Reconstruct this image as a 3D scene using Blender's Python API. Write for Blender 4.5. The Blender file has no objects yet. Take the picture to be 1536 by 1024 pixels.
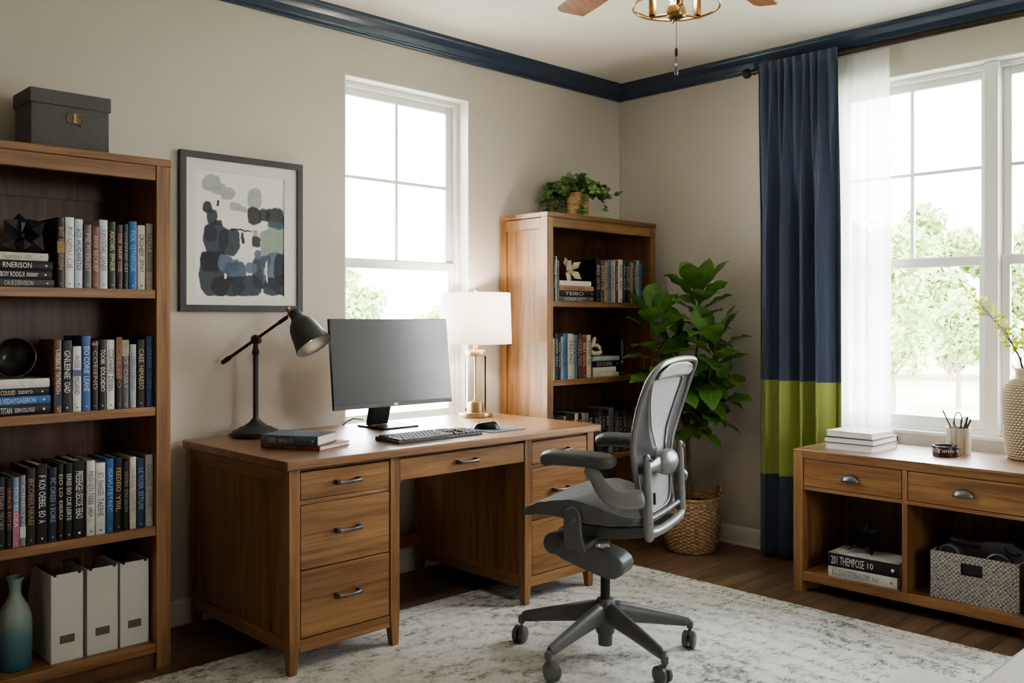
import bpy, bmesh, math, random
from mathutils import Vector, Matrix, noise
R = math.radians
SC = bpy.context.scene
COL = SC.collection
random.seed(7)
TAU = math.tau

# ------------------------------------------------------------------ materials
def new_mat(name):
    m = bpy.data.materials.new(name); m.use_nodes = True
    nt = m.node_tree; nt.nodes.clear()
    out = nt.nodes.new('ShaderNodeOutputMaterial')
    return m, nt, out
def N(nt, typ, **kw):
    n = nt.nodes.new(typ)
    for k, v in kw.items():
        if k in n.inputs: n.inputs[k].default_value = v
        else: setattr(n, k, v)
    return n
def L(nt, a, b): nt.links.new(a, b)
def srgb(r, g, b):
    f = lambda c: (c/255/12.92 if c/255 <= .04045 else ((c/255+.055)/1.055)**2.4)
    return (f(r), f(g), f(b), 1)
def principled(nt, out, **kw):
    p = N(nt, 'ShaderNodeBsdfPrincipled')
    for k, v in kw.items(): p.inputs[k].default_value = v
    L(nt, p.outputs[0], out.inputs[0]); return p
def coords(nt, scale, rnd=True, which='Object', rot=(0,0,0)):
    tc = N(nt, 'ShaderNodeTexCoord'); mp = N(nt, 'ShaderNodeMapping')
    mp.inputs['Scale'].default_value = scale; mp.inputs['Rotation'].default_value = rot
    if rnd:
        oi = N(nt, 'ShaderNodeObjectInfo'); mu = N(nt, 'ShaderNodeMath', operation='MULTIPLY'); mu.inputs[1].default_value = 23.0
        L(nt, oi.outputs['Random'], mu.inputs[0])
        ad = N(nt, 'ShaderNodeVectorMath', operation='ADD')
        L(nt, tc.outputs[which], ad.inputs[0]); L(nt, mu.outputs[0], ad.inputs[1])
        L(nt, ad.outputs[0], mp.inputs['Vector'])
    else: L(nt, tc.outputs[which], mp.inputs['Vector'])
    return mp.outputs[0]
def ramp(nt, fac, stops):
    r = N(nt, 'ShaderNodeValToRGB'); e = r.color_ramp.elements
    while len(e) < len(stops): e.new(.5)
    for i, (p, c) in enumerate(stops): e[i].position = p; e[i].color = c
    L(nt, fac, r.inputs[0]); return r.outputs[0]
def mix(nt, fac, a, b, blend='MIX'):
    m = N(nt, 'ShaderNodeMix', data_type='RGBA', blend_type=blend)
    if isinstance(fac, (int, float)): m.inputs[0].default_value = fac
    else: L(nt, fac, m.inputs[0])
    for s, v in ((6, a), (7, b)):
        if isinstance(v, tuple): m.inputs[s].default_value = v
        else: L(nt, v, m.inputs[s])
    return m.outputs[2]
def bump(nt, p, h, strength=.2, dist=.01):
    b = N(nt, 'ShaderNodeBump'); b.inputs['Strength'].default_value = strength; b.inputs['Distance'].default_value = dist
    L(nt, h, b.inputs['Height']); L(nt, b.outputs[0], p.inputs['Normal'])
def plain(name, col, rough=.5, metal=0, noise_amt=.08, scale=40, bmp=0, **kw):
    m, nt, out = new_mat(name)
    p = principled(nt, out, Roughness=rough, Metallic=metal, **kw)
    v = coords(nt, (scale,)*3)
    n = N(nt, 'ShaderNodeTexNoise', Scale=1.0, Detail=3.0); L(nt, v, n.inputs['Vector'])
    d = tuple(c*(1-noise_amt) for c in col[:3])+(1,); l = tuple(min(1, c*(1+noise_amt)) for c in col[:3])+(1,)
    L(nt, ramp(nt, n.outputs[0], [(.3, d), (.7, l)]), p.inputs['Base Color'])
    if bmp: bump(nt, p, n.outputs[0], bmp, .004)
    return m
def wood(name, dark, midc, light, axis, rough=.42, k=1.0, coat=.0):
    m, nt, out = new_mat(name)
    p = principled(nt, out, Roughness=rough); p.inputs['Coat Weight'].default_value = .22; p.inputs['Coat Roughness'].default_value = .34
    if coat: p.inputs['Coat Weight'].default_value = coat; p.inputs['Coat Roughness'].default_value = .25
    s = [11*k]*3; s[axis] = .9*k
    v = coords(nt, tuple(s))
    n = N(nt, 'ShaderNodeTexNoise', Scale=1.0, Detail=7.0, Roughness=.62, Distortion=1.1); L(nt, v, n.inputs['Vector'])
    s2 = [150*k]*3; s2[axis] = 3.5*k
    v2 = coords(nt, tuple(s2))
    n2 = N(nt, 'ShaderNodeTexNoise', Scale=1.0, Detail=3.0, Roughness=.6); L(nt, v2, n2.inputs['Vector'])
    s3 = [3.2*k]*3; s3[axis] = .55*k
    v3 = coords(nt, tuple(s3))
    w = N(nt, 'ShaderNodeTexWave', wave_type='RINGS', rings_direction='XYZ'[axis], Scale=3.2, Distortion=7.0, Detail=2.5); w.inputs['Detail Scale'].default_value = 1.2
    L(nt, v3, w.inputs['Vector'])
    base = ramp(nt, n.outputs[0], [(.3, dark), (.5, midc), (.72, light)])
    rings = ramp(nt, w.outputs['Fac'], [(.0, (.62, .58, .55, 1)), (.25, (.95, .95, .95, 1)), (1, (1.05, 1.05, 1.05, 1))])
    c = mix(nt, .38, base, rings, 'MULTIPLY')
    pores = ramp(nt, n2.outputs[0], [(.36, (.55, .5, .47, 1)), (.5, (1, 1, 1, 1))])
    c = mix(nt, .6, c, pores, 'MULTIPLY')
    L(nt, c, p.inputs['Base Color'])
    bump(nt, p, n2.outputs[0], .08, .002)
    return m
def fabric(name, a, b, scale=(420, 420, 420), rough=.9, bmp=.35, sheen=.2, zbands=None, rnd=True):
    m, nt, out = new_mat(name)
    p = principled(nt, out, Roughness=rough); p.inputs['Sheen Weight'].default_value = sheen
    p.inputs['Specular IOR Level'].default_value = .2
    v = coords(nt, scale, rnd)
    n = N(nt, 'ShaderNodeTexNoise', Scale=1.0, Detail=2.0); L(nt, v, n.inputs['Vector'])
    c = ramp(nt, n.outputs[0], [(.35, a), (.65, b)])
    if zbands:
        tc = N(nt, 'ShaderNodeTexCoord'); sp = N(nt, 'ShaderNodeSeparateXYZ'); L(nt, tc.outputs['Object'], sp.inputs[0])
        z0, z1, ca, cb = zbands
        g1 = N(nt, 'ShaderNodeMath', operation='GREATER_THAN'); g1.inputs[1].default_value = z0; L(nt, sp.outputs[2], g1.inputs[0])
        g2 = N(nt, 'ShaderNodeMath', operation='LESS_THAN'); g2.inputs[1].default_value = z1; L(nt, sp.outputs[2], g2.inputs[0])
        mm = N(nt, 'ShaderNodeMath', operation='MULTIPLY'); L(nt, g1.outputs[0], mm.inputs[0]); L(nt, g2.outputs[0], mm.inputs[1])
        c = mix(nt, mm.outputs[0], c, ramp(nt, n.outputs[0], [(.35, ca), (.65, cb)]))
    L(nt, c, p.inputs['Base Color']); bump(nt, p, n.outputs[0], bmp, .002)
    return m
def weave(name, a, b, c3, s=(90, 90, 140), rough=.85):
    """plain basket weave from two crossed wave textures"""
    m, nt, out = new_mat(name); p = principled(nt, out, Roughness=rough)
    v = coords(nt, s, False)
    ck = N(nt, 'ShaderNodeTexChecker', Scale=1.0); L(nt, v, ck.inputs[0])
    n = N(nt, 'ShaderNodeTexNoise', Scale=1.7, Detail=3.0); L(nt, v, n.inputs['Vector'])
    c = ramp(nt, n.outputs[0], [(.34, a), (.5, b), (.66, c3)])
    c = mix(nt, .35, c, mix(nt, ck.outputs[1], a, c3), 'MIX')
    L(nt, c, p.inputs['Base Color']); bump(nt, p, n.outputs[0], .5, .004)
    return m
def glassy(name, col=(1, 1, 1, 1), rough=0.0, thin=True, t=.9):
    m, nt, out = new_mat(name)
    a = N(nt, 'ShaderNodeBsdfTransparent', Color=col); g = N(nt, 'ShaderNodeBsdfGlossy', Roughness=rough, Color=(1, 1, 1, 1))
    lw = N(nt, 'ShaderNodeLayerWeight', Blend=.12)
    mx = N(nt, 'ShaderNodeMixShader'); L(nt, lw.outputs['Fresnel'], mx.inputs[0]); L(nt, a.outputs[0], mx.inputs[1]); L(nt, g.outputs[0], mx.inputs[2])
    L(nt, mx.outputs[0], out.inputs[0]); return m

OD, OM, OL = srgb(104, 73, 44), srgb(144, 104, 65), srgb(170, 129, 85)
WOODX, WOODY, WOODZ = [wood('oak_'+'xyz'[i], OD, OM, OL, i) for i in range(3)]
WTOPX, WTOPY = wood('oak_top_x', OD, OM, OL, 0, .36), wood('oak_top_y', OD, OM, OL, 1, .36)
for m_ in (WTOPX, WTOPY):
    q_ = [n for n in m_.node_tree.nodes if n.type == 'BSDF_PRINCIPLED'][0]; q_.inputs['Coat Weight'].default_value = .9; q_.inputs['Coat Roughness'].default_value = .38
WOODS = (WOODX, WOODY, WOODZ)
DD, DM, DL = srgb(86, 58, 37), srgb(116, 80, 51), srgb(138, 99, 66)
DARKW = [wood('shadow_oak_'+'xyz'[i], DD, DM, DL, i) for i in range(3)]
WALL = plain('wall_paint', srgb(205, 198, 188), .85, noise_amt=.02, scale=170, bmp=.22)
CEIL = plain('ceiling_paint', srgb(226, 221, 213), .9, noise_amt=.015, scale=80)
WHITE = plain('white_trim_paint', srgb(236, 235, 230), .45, noise_amt=.01)
BASEW = plain('baseboard_paint', srgb(226, 223, 217), .5, noise_amt=.015)
NAVY = plain('navy_trim_paint', srgb(60, 72, 94), .28, noise_amt=.05, scale=20)
GLASS = glassy('window_glass')
PEWTER = plain('pewter', srgb(120, 118, 115), .38, .9, .15, 60)
BRASS = plain('antique_brass', srgb(168, 138, 100), .3, .95, .08, 30)
BRONZE = plain('dark_bronze', srgb(70, 62, 54), .35, .85, .1, 30)
IRON = plain('lamp_iron', srgb(72, 74, 72), .42, .5, .12, 60, .05)
IRON2 = plain('lamp_bronze', srgb(64, 52, 44), .4, .6, .15, 60)
BLACK = plain('black_plastic', srgb(28, 28, 30), .4, 0, .08)
DGREY = plain('dark_grey_plastic', srgb(58, 58, 60), .42, 0, .05)
PAGES = plain('book_pages', srgb(216, 208, 192), .9, 0, .08, 300)
CHROME = plain('chrome', srgb(215, 216, 218), .15, 1, .03)

# ------------------------------------------------------------------ mesh builder
class MB:
    def __init__(s): s.v = []; s.f = []; s.m = []
    def add(s, vs, fs, mi=0):
        o = len(s.v); s.v += [tuple(v) for v in vs]; s.f += [tuple(i+o for i in f) for f in fs]; s.m += [mi]*len(fs); return s
    def box(s, lo, hi, mi=0):
        x0, y0, z0 = lo; x1, y1, z1 = hi
        return s.add([(x0,y0,z0),(x1,y0,z0),(x1,y1,z0),(x0,y1,z0),(x0,y0,z1),(x1,y0,z1),(x1,y1,z1),(x0,y1,z1)],
                     [(0,3,2,1),(4,5,6,7),(0,1,5,4),(1,2,6,5),(2,3,7,6),(3,0,4,7)], mi)
    def taper(s, b, t, z0, z1, mi=0):
        (a,c,d,e), (g,h,i,j) = b, t
        return s.add([(a,c,z0),(d,c,z0),(d,e,z0),(a,e,z0),(g,h,z1),(i,h,z1),(i,j,z1),(g,j,z1)],
                     [(0,3,2,1),(4,5,6,7),(0,1,5,4),(1,2,6,5),(2,3,7,6),(3,0,4,7)], mi)
    def tube(s, pts, rad, seg=10, mi=0, flat=1.0, up=(0,0,1), caps=True, closed=False):
        pts = [Vector(p) for p in pts]; n = len(pts); up = Vector(up); vs = []
        for i, p in enumerate(pts):
            a = pts[(i-1) % n] if (i or closed) else pts[0]; b = pts[(i+1) % n] if (i < n-1 or closed) else pts[-1]
            t = (b-a).normalized(); r = rad[i] if isinstance(rad, (list, tuple)) else rad
            u = up if abs(t.dot(up)) < .97 else Vector((1,0,0)) if abs(t.x) < .9 else Vector((0,1,0))
            x = t.cross(u).normalized(); y = x.cross(t).normalized()
            fl = flat[i] if isinstance(flat, (list, tuple)) else flat
            for k in range(seg):
                a_ = TAU*k/seg; vs.append(p+x*(r*fl*math.cos(a_))+y*(r*math.sin(a_)))
        fs = []
        m = n if closed else n-1
        for i in range(m):
            for k in range(seg):
                a0 = i*seg+k; a1 = i*seg+(k+1) % seg; b0 = ((i+1) % n)*seg+k; b1 = ((i+1) % n)*seg+(k+1) % seg
                fs.append((a0, a1, b1, b0))
        if caps and not closed: fs += [tuple(range(seg))[::-1], tuple(range((n-1)*seg, n*seg))]
        return s.add(vs, fs, mi)
    def lathe(s, prof, c=(0,0,0), seg=32, mi=0, mx=None, caps=True):
        vs = []; c = Vector(c)
        for r, z in prof:
            for k in range(seg):
                a = TAU*k/seg; v = Vector((r*math.cos(a), r*math.sin(a), z))
                vs.append((mx @ v if mx else v)+c)
        fs = []
        for i in range(len(prof)-1):
            for k in range(seg):
                fs.append((i*seg+k, i*seg+(k+1) % seg, (i+1)*seg+(k+1) % seg, (i+1)*seg+k))
        if caps:
            if prof[0][0] > 1e-5: fs.append(tuple(range(seg))[::-1])
            if prof[-1][0] > 1e-5: fs.append(tuple(range((len(prof)-1)*seg, len(prof)*seg)))
        return s.add(vs, fs, mi)
    def prism(s, poly, fn, t0, t1, mi=0):
        n = len(poly)
        vs = [fn(u, v, t0) for u, v in poly]+[fn(u, v, t1) for u, v in poly]
        fs = [tuple(range(n))[::-1], tuple(range(n, 2*n))]+[(i, (i+1) % n, n+(i+1) % n, n+i) for i in range(n)]
        return s.add(vs, fs, mi)
    def grid(s, fn, nu, nv, mi=0, cu=False):
        vs = [fn(i/nu if cu else i/(nu-1), j/(nv-1)) for i in range(nu) for j in range(nv)]
        fs = []
        for i in range(nu if cu else nu-1):
            for j in range(nv-1):
                a = i*nv+j; b = ((i+1) % nu)*nv+j; fs.append((a, b, b+1, a+1))
        return s.add(vs, fs, mi)
    def ell(s, c, r, seg=20, rings=12, mi=0, mx=None):
        prof = [(math.sin(math.pi*i/rings), -math.cos(math.pi*i/rings)) for i in range(rings+1)]
        prof[0] = (1e-6, -1); prof[-1] = (1e-6, 1)
        sc = Matrix.Diagonal(Vector(r)); m3 = (mx @ sc) if mx else sc
        return s.lathe(prof, c, seg, mi, m3, caps=False)
    def tf(s, mx):
        s.v = [tuple(mx @ Vector(v)) for v in s.v]; return s
    def build(s, name, mats, parent=None, bevel=0, local=False, loc=None, recalc=True, angle=38, seg=2, solid=0, subd=0, flat=False):
        if not isinstance(mats, (list, tuple)): mats = [mats]
        inv = None
        if parent is not None and not local: inv = MATS[parent.name].inverted()
        elif parent is None and loc is not None: inv = Matrix.Translation(-Vector(loc))
        vs = [inv @ Vector(v) for v in s.v] if inv else s.v
        me = bpy.data.meshes.new(name); me.from_pydata([tuple(v) for v in vs], [], s.f)
        for m in mats: me.materials.append(m)
        if len(mats) > 1: me.polygons.foreach_set('material_index', s.m)
        if recalc:
            bm = bmesh.new(); bm.from_mesh(me); bmesh.ops.recalc_face_normals(bm, faces=bm.faces); bm.to_mesh(me); bm.free()
        if not flat:
            me.polygons.foreach_set('use_smooth', [True]*len(me.polygons)); me.set_sharp_from_angle(angle=R(angle))
        me.update()
        o = bpy.data.objects.new(name, me); COL.objects.link(o)
        if parent is not None: o.parent = parent; MATS[o.name] = MATS[parent.name]
        else:
            if loc is not None: o.location = loc
            MATS[o.name] = Matrix.Translation(Vector(loc or (0,0,0)))
        if solid: mo = o.modifiers.new('solid', 'SOLIDIFY'); mo.thickness = solid; mo.offset = 0
        if bevel: mo = o.modifiers.new('bevel', 'BEVEL'); mo.width = bevel; mo.segments = seg; mo.limit_method = 'ANGLE'; mo.angle_limit = R(40)
        if subd: mo = o.modifiers.new('subd', 'SUBSURF'); mo.levels = subd; mo.render_levels = subd
        return o
MATS = {}
def tag(o, label=None, cat=None, group=None, kind=None):
    if label: o['label'] = label
    if cat: o['category'] = cat
    if group: o['group'] = group
    if kind: o['kind'] = kind
    return o
def thing(name, label, cat, loc, rz=0, group=None):
    o = bpy.data.objects.new(name, None); COL.objects.link(o); o.empty_display_size = .05
    o.location = loc; o.rotation_euler = (0, 0, rz)
    MATS[o.name] = Matrix.Translation(Vector(loc)) @ Matrix.Rotation(rz, 4, 'Z')
    return tag(o, label, cat, group)
def bx(name, lo, hi, mat, parent, bevel=.002, **kw):
    return MB().box(lo, hi).build(name, mat, parent, bevel=bevel, **kw)
_txt = {}
def text_mesh(t):
    if t not in _txt:
        cu = bpy.data.curves.new('t', 'FONT'); cu.body = t; cu.resolution_u = 2
        ob = bpy.data.objects.new('t', cu); COL.objects.link(ob)
        dg = bpy.context.evaluated_depsgraph_get()
        me = bpy.data.meshes.new_from_object(ob.evaluated_get(dg))
        vs = [tuple(v.co) for v in me.vertices]; fs = [tuple(p.vertices) for p in me.polygons]
        bpy.data.objects.remove(ob); bpy.data.curves.remove(cu); bpy.data.meshes.remove(me)
        x0 = min(v[0] for v in vs); x1 = max(v[0] for v in vs); y0 = min(v[1] for v in vs); y1 = max(v[1] for v in vs)
        _txt[t] = ([((v[0]-x0)/(x1-x0), (v[1]-y0)/(y1-y0)) for v in vs], fs)
    return _txt[t]
def add_text(mb, t, fn, mi=0):
    vs, fs = text_mesh(t); mb.add([fn(u, v) for u, v in vs], fs, mi)
SKY, SUN, LOOK, EXPO, FANL, TLAMP = 8.5, 4.0, 'AgX - Medium High Contrast', 1.22, 5.0, 7.0
# ------------------------------------------------------------------ camera
YA, XB, ZC = 3.65, 4.44, 2.68
cd = bpy.data.cameras.new('camera'); cam = bpy.data.objects.new('camera', cd); COL.objects.link(cam)
cd.sensor_width = 36; cd.lens = 36*1379/1536; cd.shift_y = -(512-478)/1536; cd.clip_start = .02; cd.clip_end = 300
cam.location = (0, 0, 1.25)
cam.rotation_euler = (R(90), 0, math.atan2(.7203, .6936)-math.pi/2)
SC.camera = cam

# ------------------------------------------------------------------ room shell
def struct(name, mb, mat, **kw): return tag(mb.build(name, mat, **kw), kind='structure')
X0, Y0 = -1.3, -1.7
def floor_mat():
    m, nt, out = new_mat('walnut_planks'); p = principled(nt, out, Roughness=.4)
    v = coords(nt, (1, 1, 1), False)
    b = N(nt, 'ShaderNodeTexBrick', Scale=1.0); L(nt, v, b.inputs['Vector'])
    b.offset = .37; b.inputs['Brick Width'].default_value = 1.35; b.inputs['Row Height'].default_value = .125
    b.inputs['Mortar Size'].default_value = .0022; b.inputs['Mortar Smooth'].default_value = .3; b.inputs['Bias'].default_value = 0
    b.inputs['Color1'].default_value = (.25, .25, .25, 1); b.inputs['Color2'].default_value = (.75, .75, .75, 1); b.inputs['Mortar'].default_value = (0, 0, 0, 1)
    sh = mix(nt, 1.0, v, b.outputs[0], 'ADD')
    mp = N(nt, 'ShaderNodeMapping'); mp.inputs['Scale'].default_value = (1.6, 26, 1); L(nt, sh, mp.inputs[0])
    n = N(nt, 'ShaderNodeTexNoise', Scale=1.0, Detail=8.0, Roughness=.65, Distortion=.9); L(nt, mp.outputs[0], n.inputs['Vector'])
    c = ramp(nt, n.outputs[0], [(.3, srgb(78, 60, 46)), (.5, srgb(116, 93, 73)), (.72, srgb(146, 120, 96))])
    c = mix(nt, .45, c, ramp(nt, b.outputs[0], [(.2, (.72, .7, .68, 1)), (.8, (1.1, 1.08, 1.05, 1))]), 'MULTIPLY')
    c = mix(nt, b.outputs['Fac'], c, srgb(30, 22, 17))
    L(nt, c, p.inputs['Base Color']); bump(nt, p, n.outputs[0], .12, .003); return m
struct('floor', MB().box((X0, Y0, -.1), (XB+.15, YA+.15, 0)), floor_mat())
struct('ceiling', MB().box((X0, Y0, ZC), (XB+.15, YA+.15, ZC+.12)), CEIL)
# window openings
AX0, AX1, AZ0, AZ1 = 2.425, 3.198, .70, 2.40
BY0, BY1, BZ0, BZ1 = .735, 2.275, .70, 2.43
w = MB()
for lo, hi in (((X0, 0), (AX0, ZC)), ((AX1, 0), (XB, ZC)), ((AX0, 0), (AX1, AZ0)), ((AX0, AZ1), (AX1, ZC))):
    w.box((lo[0], YA, lo[1]), (hi[0], YA+.15, hi[1]))
struct('wall_left', w, WALL)
w = MB()
for lo, hi in (((Y0, 0), (BY0, ZC)), ((BY1, 0), (YA+.15, ZC)), ((BY0, 0), (BY1, BZ0)), ((BY0, BZ1), (BY1, ZC))):
    w.box((XB, lo[0], lo[1]), (XB+.15, hi[0], hi[1]))
struct('wall_right', w, WALL)
struct('wall_back', MB().box((X0-.12, Y0, 0), (X0, YA+.15, ZC)), WALL)
FX0, FX1 = 2.0, 2.75  # opening added in the unseen wall to let in fill light
w = MB()
for lo, hi in (((X0-.12, 0), (FX0, ZC)), ((FX1, 0), (XB+.15, ZC)), ((FX0, 0), (FX1, 1.1)), ((FX0, 2.2), (FX1, ZC))): w.box((lo[0], Y0-.15, lo[1]), (hi[0], Y0, hi[1]))
struct('wall_front', w, WALL)
# crown and baseboard profiles: (projection from wall, z)
CROWN = [(0, 2.592), (.012, 2.592), (.016, 2.600), (.012, 2.606), (.014, 2.612), (.020, 2.616), (.024, 2.624), (.034, 2.640), (.052, 2.654), (.068, 2.661), (.070, 2.667), (.078, 2.669), (.080, 2.680), (0, 2.680)]
BASE = [(0, 0), (.017, 0), (.017, .012), (.013, .016), (.013, .074), (.010, .080), (.012, .086), (.008, .094), (.005, .103), (0, .104)]
def run_left(name, prof, x0, x1, mat):
    w = MB(); n = len(prof)
    vs = [(x0, YA-p, z) for p, z in prof]+[(x1-p, YA-p, z) for p, z in prof]
    w.add(vs, [tuple(range(n)), tuple(range(n, 2*n))]+[(i, (i+1) % n, n+(i+1) % n, n+i) for i in range(n)])
    struct(name, w, mat, angle=20)
def run_right(name, prof, y0, y1, mat):
    w = MB(); n = len(prof)
    vs = [(XB-p, y0, z) for p, z in prof]+[(XB-p, y1-p, z) for p, z in prof]
    w.add(vs, [tuple(range(n)), tuple(range(n, 2*n))]+[(i, (i+1) % n, n+(i+1) % n, n+i) for i in range(n)])
    struct(name, w, mat, angle=20)
run_left('trim_1', CROWN, X0, XB, NAVY); run_right('trim_2', CROWN, Y0, YA, NAVY)
run_left('baseboard_left', BASE, X0, XB, BASEW); run_right('baseboard_right', BASE, Y0, YA, BASEW)

# ------------------------------------------------------------------ windows
def window(name, org, ux, width, z0, z1, units, mull=.06):
    """double-hung units in one opening; ux = unit vector along the wall, outward = n"""
    ux = Vector(ux); n = Vector((0, 1, 0)) if abs(ux.x) > .5 else Vector((1, 0, 0))
    if org[1] < 0: n = -n
    r = bpy.data.objects.new(name, None); COL.objects.link(r); r.location = org; r.empty_display_size = .1; r['kind'] = 'structure'
    MATS[name] = Matrix.Translation(Vector(org)); og = Vector(org)
    def b(mb, u0, u1, d0, d1, a, c, mi=0):
        p = og+ux*u0+n*d0; q = og+ux*u1+n*d1
        mb.box((min(p.x, q.x), min(p.y, q.y), a), (max(p.x, q.x), max(p.y, q.y), c), mi)
    j = MB(); t = .006
    b(j, 0, t, 0, .15, z0, z1); b(j, width-t, width, 0, .15, z0, z1); b(j, 0, width, 0, .15, z1-t, z1); b(j, 0, width, -.002, .15, z0, z0+.014)
    j.build('window_lining', WHITE, r)
    f = MB(); d0, d1 = .075, .15
    b(f, t, .028, d0, d1, z0+.014, z1-t); b(f, width-.028, width-t, d0, d1, z0+.014, z1-t)
    b(f, .028, width-.028, d0, d1, z1-.028, z1-t); b(f, .028, width-.028, d0, d1, z0+.014, z0+.03)
    uw = (width-.056-mull*(units-1))/units
    for k in range(1, units): u = .028+uw*k+mull*(k-1); b(f, u, u+mull, .04, d1, z0+.014, z1-t)
    f.build('window_frame', WHITE, r, bevel=.003)
    zm = 1.52
    for k in range(units):
        a = .028+k*(uw+mull); c = a+uw
        for (s0, s1, e0, e1, nm) in ((zm-.012, z1-.028, .108, .135, 'upper_sash'), (z0+.03, zm+.022, .084, .107, 'lower_sash')):
            s = MB(); st = .036
            b(s, a, a+st, e0, e1, s0, s1); b(s, c-st, c, e0, e1, s0, s1); b(s, a+st, c-st, e0, e1, s1-(.036 if nm[0] == 'u' else .044), s1); b(s, a+st, c-st, e0, e1, s0, s0+(.04 if nm[0] == 'u' else .05))
            so = s.build(nm, WHITE, r, bevel=.003)
            if nm[0] == 'u':
                mu = MB(); mid = (a+c)/2; zz = (s0+.04+s1-.036)/2
                b(mu, mid-.008, mid+.008, e0+.004, e1-.004, s0+.04, s1-.036); b(mu, a+st, c-st, e0+.005, e1-.005, zz-.008, zz+.008)
                mu.build('glazing_bar', WHITE, so)
            g = MB(); b(g, a+.02, c-.02, (e0+e1)/2-.001, (e0+e1)/2+.001, s0+.02, s1-.02); g.build('glass_pane', GLASS, so)
    return r
window('window_1', (AX0, YA, AZ0), (1, 0, 0), AX1-AX0, AZ0, AZ1, 1)
window('window_2', (XB, BY0, BZ0), (0, 1, 0), BY1-BY0, BZ0, BZ1, 2)

window('fill_window', (FX0, Y0, 1.1), (1, 0, 0), FX1-FX0, 1.1, 2.2, 1)  # unseen window, added behind the camera for soft front fill

# ------------------------------------------------------------------ outdoors
def lawn_mat():
    m, nt, out = new_mat('mown_lawn'); p = principled(nt, out, Roughness=.95)
    v = coords(nt, (.5, .5, .5), False); n = N(nt, 'ShaderNodeTexNoise', Scale=1.0, Detail=6.0); L(nt, v, n.inputs['Vector'])
    L(nt, ramp(nt, n.outputs[0], [(.3, srgb(166, 170, 142)), (.7, srgb(188, 192, 164))]), p.inputs['Base Color']); return m
GZ = -1.0
g = MB().add([(-60, -60, GZ), (90, -60, GZ), (90, 90, GZ), (-60, 90, GZ)], [(0, 1, 2, 3)])
tag(g.build('lawn', lawn_mat()), kind='structure')
def leaf_mat(name, a, b):
    m, nt, out = new_mat(name)
    v = coords(nt, (3, 3, 3)); n = N(nt, 'ShaderNodeTexNoise', Scale=1.0, Detail=4.0); L(nt, v, n.inputs['Vector'])
    c = ramp(nt, n.outputs[0], [(.3, a), (.7, b)])
    d = N(nt, 'ShaderNodeBsdfDiffuse'); t = N(nt, 'ShaderNodeBsdfTranslucent'); L(nt, c, d.inputs[0]); L(nt, c, t.inputs[0])
    mx = N(nt, 'ShaderNodeMixShader'); mx.inputs[0].default_value = .4; L(nt, d.outputs[0], mx.inputs[1]); L(nt, t.outputs[0], mx.inputs[2]); L(nt, mx.outputs[0], out.inputs[0]); return m
TL = [leaf_mat('tree_leaves', srgb(132, 156, 96), srgb(178, 196, 136)), leaf_mat('tree_leaves_pale', srgb(150, 172, 112), srgb(194, 208, 152))]
BARK = plain('tree_bark', srgb(150, 135, 118), .9, 0, .2, 20)
def tree(label, x, y, h, trunk, rad, leafs, mat, group=None, n=2600, sz=.16):
    t = thing('tree', label, 'tree', (x, y, GZ), 0, group)
    rnd = random.Random(int(x*100+y*7))
    tr = MB(); tr.tube([(x, y, GZ-.02), (x+.03, y, GZ+trunk*.6), (x-.02, y+.04, GZ+trunk+.3*(h-trunk))], [.055*h/3+.02, .04*h/3+.02, .02*h/3], 8)
    for k in range(5):
        a = rnd.random()*TAU; z = GZ+trunk*(.75+.1*k)
        tr.tube([(x, y, z), (x+rad*.45*math.cos(a), y+rad*.45*math.sin(a), z+rad*.5)], [.02*h/3+.01, .008], 6)
    tr.build('trunk', BARK, t)
    blobs = []
    for k in range(11):
        a = rnd.random()*TAU; q = rnd.random()**.5*.62*rad; zz = GZ+trunk+(h-trunk)*(.12+.76*rnd.random())
        k_ = 1-abs((zz-GZ-trunk)/(h-trunk)-.42)*.9
        blobs.append((Vector((x+q*k_*math.cos(a), y+q*k_*math.sin(a), zz)), rad*(.34+.2*rnd.random())))
    vs, fs = [], []
    for i in range(n):
        c, r = blobs[i % len(blobs)]
        d = Vector((rnd.gauss(0, 1), rnd.gauss(0, 1), rnd.gauss(0, 1))).normalized()
        p = c+d*r*(.45+.6*rnd.random()**.6)
        if p.z < GZ+.15: p.z = GZ+.15+rnd.random()*.2
        u = Vector((rnd.gauss(0, 1), rnd.gauss(0, 1), rnd.gauss(0, 1))).normalized(); w_ = u.cross(d).normalized()
        s_ = sz*(.6+.8*rnd.random()); o = len(vs)
        vs += [p-u*s_, p+w_*s_*.55, p+u*s_, p-w_*s_*.55]; fs.append((o, o+1, o+2, o+3))
    MB().add(vs, fs).build('crown', mat, t, recalc=False, flat=True)
# positions come from the photograph's sight lines
def at(px, depth):
    r = (px-768)/1379*depth
    return (.7203*r+.6936*depth, -.6936*r+.7203*depth)
x, y = at(1437, 23); tree('small round lawn tree with a thin bare trunk, alone in front of the tree line', x, y, 3.1, 1.25, 1.15, 0, TL[1], n=2600, sz=.085)
x, y = at(1338, 21); tree('pale lawn tree seen through the edge of the sheer curtain', x, y, 4.3, 1.05, 1.25, 0, TL[1], n=3000, sz=.09)
k = 0
for px, d, h in ((1200, 33, 6.0), (1262, 36, 6.6), (1318, 33, 6.0), (1372, 36, 6.9), (1425, 33, 5.8), (1478, 36, 6.4), (1530, 33, 5.7), (1585, 36, 6.6), (1640, 33, 6.0), (1700, 36, 6.6)):
    x, y = at(px, d); k += 1
    tree('full green tree in the tree line beyond the lawn', x, y, h, .3, 1.5, 0, TL[k % 2], 'trees in the tree line beyond the lawn', n=3800, sz=.16)
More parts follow.
